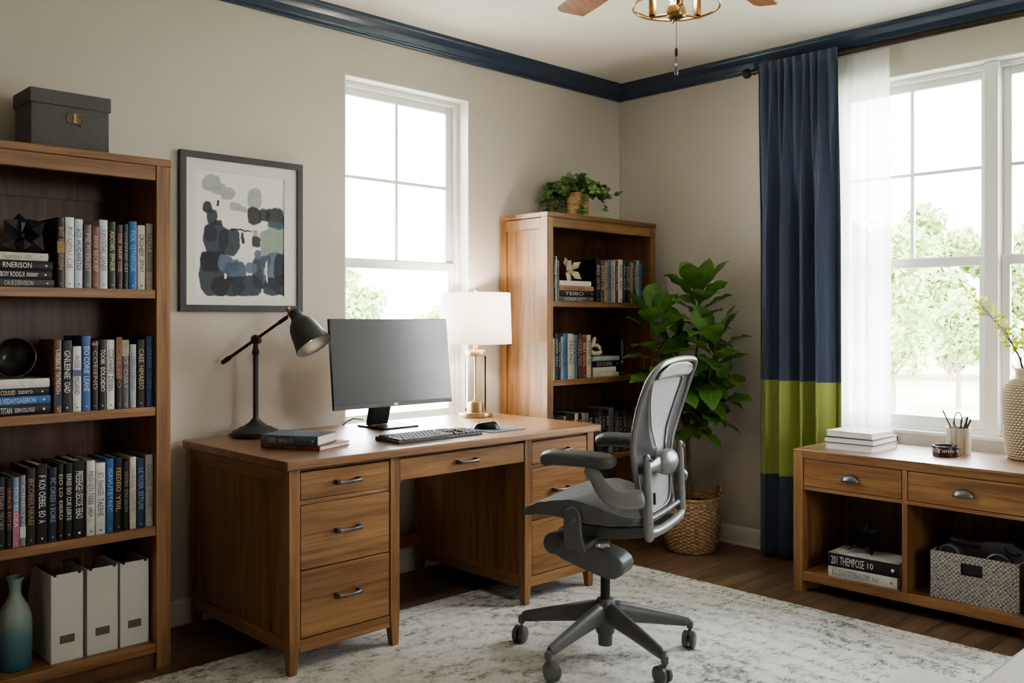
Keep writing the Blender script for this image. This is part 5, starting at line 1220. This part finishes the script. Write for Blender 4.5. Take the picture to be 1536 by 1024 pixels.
def case():
    t = thing('camera_case', 'folded black camera case with strap lying in the tweed basket', 'camera case', (4.11, 1.37, .1015))
    b = MB(); pr = [(1.515, .300), (1.53, .318), (1.515, .326), (1.47, .316), (1.40, .318), (1.385, .330), (1.275, .336), (1.268, .326), (1.235, .312), (1.222, .285), (1.225, .25), (1.24, .13), (1.50, .13)]
    b.prism(pr, lambda u, v, q: (q, u, v), 4.055, 4.125); b.build('case_body', plain('black_leather', srgb(118, 120, 123), .55, 0, .12, 90, .2), t, bevel=.006, seg=3)
    s = MB(); s.tube([(4.045, 1.52, .302), (4.04, 1.48, .305), (4.045, 1.44, .300), (4.05, 1.40, .298)], .006, 8, flat=.5); s.tube([(4.06, 1.31, .318), (4.046, 1.30, .30), (4.05, 1.27, .29), (4.06, 1.245, .30)], .005, 8)
    s.build('strap', HP, t)
    l = MB().box((4.06, 1.25, .1015), (4.19, 1.49, .131)); l.build('lower_flap', HP, t, bevel=.008)
case()

# ------------------------------------------------------------------ curtain, sheer and rod
def rod():
    t = thing('curtain_rod', 'dark bronze curtain rod with ball finial over the wide window', 'curtain rod', (4.36, 1.56, 2.575)); z = 2.574
    MB().tube([(4.36, 2.655, z), (4.36, .42, z)], .0145, 16).build('rod', BRONZE, t)
    for y, s in ((2.655, 1), (.42, -1)):
        f = MB(); q = Matrix.Rotation(R(-90*s), 3, 'X')
        f.lathe([(.001, -.004), (.0165, -.004), (.0165, .004), (.009, .008), (.009, .014), (.018, .022), (.026, .034), (.027, .046), (.023, .058), (.012, .066), (.001, .067)], (4.36, y, z), 28, 0, q); f.build('finial', BRONZE, t)
    for y in (2.60, .47):
        b = MB(); b.tube([(4.36, y, z-.016), (4.40, y, z-.022), (XB, y, z-.022)], .007, 10); b.lathe([(.001, 0), (.024, 0), (.024, .005), (.001, .005)], (XB-.005, y, z-.022), 20, 0, Matrix.Rotation(R(90), 3, 'Y')); b.build('bracket', BRONZE, t)
rod()
def drape(name, label, mat, y0, y1, z0, z1, xc, amp, f_top, f_bot, nu, nv, head=.045, solid=.0, flare=.0):
    m = MB(); rnd = random.Random(5); ph = [rnd.uniform(-.6, .6) for _ in range(30)]
    def f(u, v):
        z = z1+(z0-z1)*v; w_ = min(1, v*2.6); w_ = w_*w_*(3-2*w_)
        a = amp*(.48+.52*w_)
        if z > z1-head: a *= .18+.5*(z1-z)/head
        uu = u+.012*math.sin(u*17+1)+.006*math.sin(u*41)
        pa = math.sin(TAU*f_top*uu); s = uu*f_bot; i = int(max(0, min(28, s)))
        pb = math.sin(TAU*(s+.10*math.sin(TAU*u*1.7+v*.8))); pb = math.copysign(abs(pb)**.8, pb)
        off = a*((1-w_)*pa*.75+w_*pb)+.003*w_*math.sin(7*u+2*v)
        y = y1+(y0-y1)*u-.20*amp*math.sin(2*TAU*s)*w_; mid = (y0+y1)/2; y = mid+(y-mid)*(1+flare*(v-.1))+w_*.30*amp*math.cos(TAU*s)*(4*u*(1-u))
        return (xc+off, y, z)
    m.grid(f, nu, nv)
    o = m.build(name, mat, loc=(xc, (y0+y1)/2, z0), recalc=False, angle=180, solid=solid); return tag(o, label, 'curtain')
NB1, NB2 = srgb(66, 74, 96), srgb(88, 97, 120)
drape('curtain', 'navy curtain panel with wide lime green band left of the window', fabric('curtain_navy', NB1, NB2, (500, 700, 380), zbands=(.425, .918, srgb(150, 162, 88), srgb(176, 187, 114)), rnd=False), 2.172, 2.618, .012, 2.604, 4.336, .047, 9.5, 4.6, 230, 60, solid=.003, flare=.05)
ms, nt, out = new_mat('sheer_voile'); d = N(nt, 'ShaderNodeBsdfDiffuse', Color=(.9, .9, .9, 1)); tr = N(nt, 'ShaderNodeBsdfTranslucent', Color=(.92, .92, .92, 1)); tp = N(nt, 'ShaderNodeBsdfTransparent')
m1 = N(nt, 'ShaderNodeMixShader'); m1.inputs[0].default_value = .6; L(nt, d.outputs[0], m1.inputs[1]); L(nt, tr.outputs[0], m1.inputs[2])
m2 = N(nt, 'ShaderNodeMixShader'); m2.inputs[0].default_value = .13; L(nt, m1.outputs[0], m2.inputs[1]); L(nt, tp.outputs[0], m2.inputs[2]); L(nt, m2.outputs[0], out.inputs[0])
drape('sheer_curtain', 'white sheer curtain hanging beside the navy panel', ms, 1.935, 2.235, .70-.06, 2.562, 4.398, .016, 6.0, 4.3, 120, 40, head=.03)

# ------------------------------------------------------------------ plants
def leaf_green(name, a, b, vein):
    m, nt, out = new_mat(name); v = coords(nt, (9, 9, 9)); n = N(nt, 'ShaderNodeTexNoise', Scale=1.0, Detail=3.0); L(nt, v, n.inputs['Vector'])
    c = ramp(nt, n.outputs[0], [(.3, a), (.7, b)])
    p = N(nt, 'ShaderNodeBsdfPrincipled', Roughness=.32); L(nt, c, p.inputs['Base Color']); t = N(nt, 'ShaderNodeBsdfTranslucent'); L(nt, c, t.inputs[0])
    mx = N(nt, 'ShaderNodeMixShader'); mx.inputs[0].default_value = .22; L(nt, p.outputs[0], mx.inputs[1]); L(nt, t.outputs[0], mx.inputs[2]); L(nt, mx.outputs[0], out.inputs[0]); return m
LEAFA = leaf_green('fig_leaf', srgb(72, 112, 48), srgb(116, 158, 76), 0); VEIN = plain('leaf_vein', srgb(128, 154, 92), .5)
def leaf(m, base, d, n, ln, wd_, droop=.35, cupv=.25, fold=.15, nu=9, nv=5):
    d = Vector(d).normalized(); n = Vector(n); s = d.cross(n).normalized(); n = s.cross(d).normalized()
    vs = []
    for i in range(nu+1):
        t = i/nu; w_ = wd_*(math.sin(math.pi*t**1.22)**.68) if 0 < t < 1 else .002
        if t > .88: w_ *= .97
        c = base+d*ln*(t-.12*droop*t*t)-Vector((0, 0, 1))*ln*droop*t*t*.55
        for j in range(nv):
            q = 2*j/(nv-1)-1
            vs.append(c+s*w_*q+n*(abs(q)*w_*cupv-.0)+n*(.006*math.sin(t*17)*abs(q)*ln/.2))
    fs = [(i*nv+j, (i+1)*nv+j, (i+1)*nv+j+1, i*nv+j+1) for i in range(nu) for j in range(nv-1)]
    m.add(vs, fs, 0)
    # midrib
    rb_ = []; 
    for i in range(nu):
        a = vs[i*nv+nv//2]+n*.0012; b = vs[(i+1)*nv+nv//2]+n*.0012; w0 = .0022*(1-i/nu)+.0006
        o = len(rb_); rb_ += [a-s*w0, a+s*w0, b+s*w0*.9, b-s*w0*.9]
    m.add(rb_, [(k, k+1, k+2, k+3) for k in range(0, len(rb_), 4)], 1)
    for sd in (-1, 1):
        for i in range(2, nu-1, 1):
            a = vs[i*nv+nv//2]+n*.001; j = nv//2+sd; b = vs[min(nu, i+1)*nv+j]+n*.0012; b = a.lerp(b, .95)
            e = (b-a).cross(n).normalized()*.0006; m.add([a-e, a+e, b+e*.5, b-e*.5], [(0, 1, 2, 3)], 1)
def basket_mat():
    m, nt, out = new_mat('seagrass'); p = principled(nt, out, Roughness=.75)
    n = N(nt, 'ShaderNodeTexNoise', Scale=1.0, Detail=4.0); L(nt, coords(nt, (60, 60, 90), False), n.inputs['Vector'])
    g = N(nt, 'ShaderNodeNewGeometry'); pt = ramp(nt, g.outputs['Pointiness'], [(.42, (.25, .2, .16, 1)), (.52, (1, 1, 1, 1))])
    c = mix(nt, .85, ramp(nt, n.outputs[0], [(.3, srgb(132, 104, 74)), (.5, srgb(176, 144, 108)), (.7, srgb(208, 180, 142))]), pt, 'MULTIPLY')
    L(nt, c, p.inputs['Base Color']); return m
def fig():
    c = Vector((4.150, 2.911, 0)); t = thing('potted_fig', 'tall broad-leaved potted fig in a woven basket by the right wall', 'potted plant', c)
    prof = [(.10, .0), (.122, .004), (.136, .03), (.150, .08), (.158, .14), (.160, .19), (.157, .25), (.153, .290)]
    rows, cols = 30, 44; nr, ns = 150, 176; vs = []
    for i in range(nr+1):
        u = i/nr*(len(prof)-1); k = min(int(u), len(prof)-2); f = u-k; r = prof[k][0]+(prof[k+1][0]-prof[k][0])*f; z = prof[k][1]+(prof[k+1][1]-prof[k][1])*f
        rowf = z/.290*rows; rr = math.floor(rowf); fr = rowf-rr; e = min(1, i/6)
        for q in range(ns):
            a = TAU*q/ns; w_ = math.sin(TAU*a/TAU*cols/2+math.pi*(rr % 2))
            d = (.0035*w_*(math.sin(math.pi*fr)**.7)-.003*(1-math.sin(math.pi*fr)**.5))*e; vs.append(c+Vector(((r+d)*math.cos(a), (r+d)*math.sin(a), z)))
    fs = [(i*ns+q, i*ns+(q+1) % ns, (i+1)*ns+(q+1) % ns, (i+1)*ns+q) for i in range(nr) for q in range(ns)]+[tuple(range(ns))[::-1]]
    BM = basket_mat(); bk_ = MB().add(vs, fs); b2 = MB().lathe([(.153, .289), (.151, .293), (.147, .289), (.150, .20), (.12, .05), (.001, .04)], c, 64, caps=False); bk_.add(b2.v, b2.f)
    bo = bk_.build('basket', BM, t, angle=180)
    MB().tube([c+Vector((.151*math.cos(a*TAU/60), .151*math.sin(a*TAU/60), .291+.0015*(a % 2))) for a in range(60)], .0065, 8, closed=True).build('basket_rim', BM, bo)
    for s in (-1, 1):
        h = MB(); ax = Vector((.7203, -.6936, 0))*s; sd = Vector((-ax.y, ax.x, 0)); P_ = []
        for k in range(15):
            a = math.pi*k/14; P_.append(c+ax*(.150+.004*math.sin(a))+sd*.045*math.cos(a)+Vector((0, 0, .285+.068*math.sin(a)**.8)))
        h.tube(P_, [.0085+.0014*(k % 2) for k in range(15)], 10); h.build('basket_handle', BM, bo)
    def soil(u, v):
        a = TAU*u; r = .144*v; return c+Vector((r*math.cos(a), r*math.sin(a), .255+.008*noise.noise(Vector((r*math.cos(a)*40, r*math.sin(a)*40, 0)))))
    MB().grid(soil, 32, 12, cu=True).build('soil', plain('potting_soil', srgb(38, 30, 24), .95, 0, .3, 120, .4), t)
    D = lambda u, z, w=0: c+Vector(dirs(u, z, w))
    st = MB(); trunk = [D(-.012, .25), D(-.008, .40), D(-.016, .52), D(-.020, .63), D(-.012, .76)]
    st.tube(trunk, [.0135, .0125, .012, .0115, .010], 12)
    stems = [[D(-.014, .70), D(.012, .92, .01), D(.035, 1.12), D(.040, 1.30), D(.046, 1.40, .0)],
             [D(-.018, .62), D(-.10, .80, -.02), D(-.17, .98, -.03), D(-.205, 1.14, -.02), D(-.21, 1.26, -.02)],
             [D(-.012, .72), D(.06, .86, -.05), D(.10, 1.0, -.07), D(.12, 1.14, -.08)],
             [D(-.02, .66), D(-.07, .80, .06), D(-.06, 1.0, .08), D(-.06, 1.15, .08)],
             [D(-.016, .60), D(.05, .70, -.02), D(.10, .78, -.03), D(.14, .86, -.03)]]
    for s in stems: st.tube(s, [.009]+[.0075-.001*i for i in range(len(s)-1)], 10)
    st.build('trunk', plain('fig_bark', srgb(104, 82, 60), .85, 0, .25, 60, .3), t)
    rnd = random.Random(11); m = MB()
    for si_, s in enumerate(stems):
        nl = (32, 30, 24, 17, 15)[si_]; ga = rnd.random()*TAU
        for i in range(nl):
            f = .16+.84*i/(nl-1); u = f*(len(s)-1); k = min(int(u), len(s)-2); p_ = s[k].lerp(s[k+1], u-k)
            ga += R(137.5); el = -.30+1.5*max(0, f-.35)/.65 if i < nl-2 else 1.6
            el += rnd.uniform(-.2, .2); d = Vector((math.cos(ga), math.sin(ga), el)).normalized()
            # keep clear of wall and bookcase
            ln = rnd.uniform(.18, .245)*(.85 if f < .25 else 1)*(.9 if i >= nl-2 else 1)
            tip = p_+d*(ln+.03)
            if tip.x > 4.41: d.x -= (tip.x-4.40)/(ln+.03); d.normalize()
            if p_.x+d.x*(ln+.03) > 4.42: continue
            if tip.y > 3.24: d.y -= (tip.y-3.22)/(ln+.03); d.normalize()
            if (p_+d*(ln+.03)).y > 3.25: continue
            m.tube([p_, p_+d*.03], .0022, 6, 1)
            up_ = Vector((0, 0, 1)) if abs(d.z) < .85 else Vector((-.69, -.72, .1))
            leaf(m, p_+d*.028, d, up_+Vector((rnd.uniform(-.3, .3), rnd.uniform(-.3, .3), 0)), ln, ln*rnd.uniform(.23, .29), rnd.uniform(.15, .7) if f < .9 else .1)
    for v in range(len(m.v)):
        if m.v[v][0] > 4.432: m.v[v] = (4.432, m.v[v][1], m.v[v][2])
    m.build('foliage', [LEAFA, VEIN], t, recalc=False, angle=180)
fig()
def ivy():
    c = Vector((3.832, 3.455, 1.803)); t = thing('potted_ivy', 'trailing green vine in a cork pot on top of the corner bookcase', 'potted plant', c)
    mc, nt, out = new_mat('cork_bark'); p = principled(nt, out, Roughness=.9)
    n = N(nt, 'ShaderNodeTexNoise', Scale=1.0, Detail=6.0, Roughness=.7); L(nt, coords(nt, (26, 26, 60), False), n.inputs['Vector'])
    L(nt, ramp(nt, n.outputs[0], [(.32, srgb(120, 84, 54)), (.48, srgb(186, 146, 106)), (.62, srgb(206, 180, 140)), (.7, srgb(222, 206, 170))]), p.inputs['Base Color']); bump(nt, p, n.outputs[0], .5, .006)
    MB().lathe([(.001, 0), (.062, 0), (.0635, .004), (.069, .13), (.069, .146), (.0655, .146), (.064, .12), (.001, .118)], c, 40).build('pot', mc, t)
    rnd = random.Random(4); m = MB(); st = MB()
    GR = [leaf_green('ivy_leaf', srgb(84, 120, 66), srgb(134, 168, 106), 0)]
    def iv(b, d, sz):
        d = d.normalized(); n = (Vector((rnd.uniform(-.5, .5)-.5, rnd.uniform(-.5, .5)-.6, .7))).normalized(); s = d.cross(n).normalized(); n = s.cross(d)
        pr = [(0, 0), (.28, .42), (.55, .40), (.72, .26), (1, 0), (.72, -.26), (.55, -.40), (.28, -.42)]
        m.add([b+d*sz*.45+n*-.002]+[b+d*sz*u+s*sz*v*1.05+n*(abs(v)*sz*.25) for u, v in pr], [(0, i+1, (i+1) % 8+1) for i in range(8)])
    vines = []
    for k in range(58):
        a = rnd.random()*TAU; r0 = rnd.uniform(.0, .045); out_ = rnd.uniform(.0, .125); hi = rnd.uniform(.03, .115)*(1-.55*out_/.125)
        p0 = c+Vector((r0*math.cos(a), r0*math.sin(a), .12)); q = c+Vector(((r0+out_)*math.cos(a), (r0+out_)*math.sin(a), .14+hi)); e = q+Vector((math.cos(a)*.04, math.sin(a)*.04, -rnd.uniform(.0, .05)))
        vines.append([p0, q, e])
    for u, z, w in (((-.05, .15), (-.12, .12), (-.185, .02)), ((-.05, .15), (-.13, .10), (-.20, .105)), ((-.05, .15), (-.10, .09), (-.14, .0)), ((.05, .15), (.12, .13), (.235, .145)), ((.05, .15), (.13, .13), (.165, .06)), ((-.05, .15), (-.075, .09), (-.09, .01)), ((.02, .15), (.03, .10), (.018, .03))):
        pts = []
        for i, (uu, zz) in enumerate((u, z, w)): pts.append(c+Vector(dirs(uu, max(zz, .008), -.055-.012*i if abs(uu) < .06 else -.02)))
        vines.append([c+Vector((0, 0, .12))]+pts)
    for v in vines:
        Q = []
        for a, b in zip(v, v[1:]):
            for k in range(4): Q.append(a.lerp(b, k/4))
        Q.append(v[-1])
        for q in Q:
            if q.y > YA-.03: q.y = YA-.03
            if q.x > XB-.03: q.x = XB-.03
        st.tube(Q, .0013, 5)
        for i in range(2, len(Q)):
            for k in range(2):
                d = Vector((rnd.uniform(-1, 1), rnd.uniform(-1, 1), rnd.uniform(-.7, .5))); iv(Q[i], d, rnd.uniform(.024, .040))
    for i, v in enumerate(m.v):
        x, y, z = v; m.v[i] = (min(x, XB-.006), min(y, YA-.006), max(z, c.z+.002) if x > 3.40 and y > 3.27 else z)
    st.build('vines', plain('vine_stem', srgb(84, 92, 56), .7), t); m.build('foliage', GR[0], t, recalc=False, angle=60)
ivy()

# ------------------------------------------------------------------ ceiling fan with light ring
def fan():
    hx, hy = 2.355, 1.708; t = thing('ceiling_fan', 'brass ceiling fan with wood blades, ring light and pull chains', 'ceiling fan', (hx, hy, ZC)); c = Vector((hx, hy, 0))
    AB = BRASS
    MB().lathe([(.001, ZC-.001), (.070, ZC-.001), (.070, ZC-.02), (.045, ZC-.045), (.014, ZC-.05), (.014, ZC-.13), (.001, ZC-.13)], c, 36).build('canopy', AB, t)
    MB().lathe([(.001, 2.56), (.05, 2.558), (.105, 2.54), (.115, 2.52), (.115, 2.465), (.10, 2.445), (.05, 2.435), (.045, 2.40), (.03, 2.39), (.001, 2.39)], c, 48).build('motor_housing', AB, t)
    BW = wood('blade_walnut', srgb(104, 64, 38), srgb(140, 90, 54), srgb(168, 114, 72), 0)
    for k in range(6):
        a = R(9.3+60*k); d = Vector((math.cos(a), math.sin(a), 0)); s = Vector((-d.y, d.x, 0))
        m = MB(); tilt = .012
        ol = [(.17, -.042), (.30, -.05), (.60, -.056), (.722, -.054), (.730, -.046), (.757, .022), (.756, .034), (.748, .046), (.738, .050), (.60, .052), (.30, .05), (.17, .042)]
        m.prism(ol, lambda u, v, q: c+d*u+s*v+Vector((0, 0, q+v*.22)), 2.428, 2.435)
        root = m.build('blade', BW, t, bevel=.0015)
        b = MB(); b.prism([(.09, -.018), (.16, -.03), (.25, -.02), (.25, .02), (.16, .03), (.09, .018)], lambda u, v, q: c+d*u+s*v+Vector((0, 0, q+v*.2+(.02 if u < .12 else 0))), 2.436, 2.442); b.build('blade_iron', AB, root)
    zr = 2.222
    MB().tube([c+Vector((.134*math.cos(i*TAU/64), .134*math.sin(i*TAU/64), zr)) for i in range(64)], .0042, 8, closed=True).build('ring', AB, t)
    MB().tube([c+Vector((.134*math.cos(i*TAU/64), .134*math.sin(i*TAU/64), 2.34)) for i in range(64)], .0042, 8, closed=True).build('ring', AB, t)
    MB().lathe([(.001, 2.187), (.022, 2.187), (.028, 2.191), (.030, 2.198), (.030, 2.218), (.026, 2.226), (.010, 2.23), (.008, 2.24), (.008, 2.395), (.001, 2.395)], c, 32).build('light_hub', AB, t)
    for k in range(4):
        a = R(-44+20+90*k); a = R((158, 20, 88, 268)[k]-44); d = Vector((math.cos(a), math.sin(a), 0)); e = c+d*.075
        m = MB(); m.tube([c+d*.02+Vector((0, 0, 2.200)), c+d*.081+Vector((0, 0, 2.198))], .0042, 10); m.tube([c+d*.078+Vector((0, 0, 2.198)), c+d*.134+Vector((0, 0, zr))], .0022, 6)
        ar = m.build('arm', AB, t)
        MB().lathe([(.001, 2.203), (.0105, 2.203), (.0118, 2.206), (.0118, 2.252), (.010, 2.254), (.001, 2.254)], e, 20).build('candle_sleeve', AB, ar)
        MB().lathe([(.001, 2.254), (.006, 2.255), (.0115, 2.272), (.0125, 2.285), (.009, 2.305), (.003, 2.322), (.001, 2.326)], e, 16).build('bulb', bpy.data.materials['warm_bulb'], ar)
    m = MB().tube([c+Vector((0, 0, 2.187)), c+Vector((0, 0, 2.092))], .0009, 6); ch = m.build('pull_chain', BRONZE, t)
    MB().lathe([(.001, 2.066), (.0035, 2.068), (.0045, 2.075), (.0045, 2.088), (.0025, 2.094), (.001, 2.095)], c, 14).build('pull_fob', IRON2, ch)
    c2 = c+Vector((.003, .002, 0))
    m = MB().tube([c2+Vector((0, 0, 2.187)), c2+Vector((0, 0, 2.045))], .0006, 6); ch = m.build('pull_chain', BRONZE, t)
    MB().lathe([(.001, 2.008), (.004, 2.010), (.006, 2.018), (.006, 2.034), (.003, 2.044), (.001, 2.046)], c2, 14).build('pull_fob', PEWTER, ch)
    for a in range(0): pass
    lamp('fan_light', 'POINT', (hx, hy, 2.30), FANL, (1, .93, .84), shadow_soft_size=.12)
fan()

# ------------------------------------------------------------------ upholstery at the lower right
LIN = fabric('pale_linen', srgb(196, 193, 188), srgb(214, 211, 206), (380, 380, 380), bmp=.2)
def sofa():
    x0, x1, y0, y1 = 1.20, 3.02, -.28, .592
    t = thing('sofa', 'pale grey upholstered sofa with piped top edge in the lower right corner', 'sofa', ((x0+x1)/2, (y0+y1)/2, 0))
    MB().box((x0, y0, .09), (x1, y1, .36)).build('sofa_base', LIN, t, bevel=.03, seg=4)
    MB().box((x0, y1-.20, .34), (x1, y1, .62)).build('backrest', LIN, t, bevel=.014, seg=4)
    MB().tube([(x0+.012, y1-.004, .613), (x1-.012, y1-.004, .613)], .0045, 8).build('piping', plain('piping_cord', srgb(180, 177, 172), .9), t)
    for xa in (x0, x1-.18): MB().box((xa, y0, .34), (xa+.18, y1-.19, .50)).build('armrest', LIN, t, bevel=.03, seg=4)
    for k in range(2):
        w_ = (x1-x0-.36)/2; MB().box((x0+.18+w_*k+.004, y0+.01, .35), (x0+.18+w_*(k+1)-.004, y1-.205, .47)).build('seat_cushion', LIN, t, bevel=.035, seg=4)
    for xa in (x0+.05, x1-.10):
        for ya in (y0+.05, y1-.10): MB().taper((xa+.01, ya+.01, xa+.04, ya+.04), (xa, ya, xa+.05, ya+.05), 0 if not (rx0 < xa < rx1 and ry0 < ya) else RUGZ, .095).build('leg', WOODZ, t)
sofa()
def pouf():
    c = Vector((2.04, .785, RUGZ)); t = thing('pouf', 'pale grey rounded pouf peeking in at the bottom edge', 'pouf', c)
    m = MB(); m.box((-.235, -.18, 0), (.235, .185, .400)); m.build('pouf_body', LIN, t, local=True, bevel=.05, seg=6)
pouf()
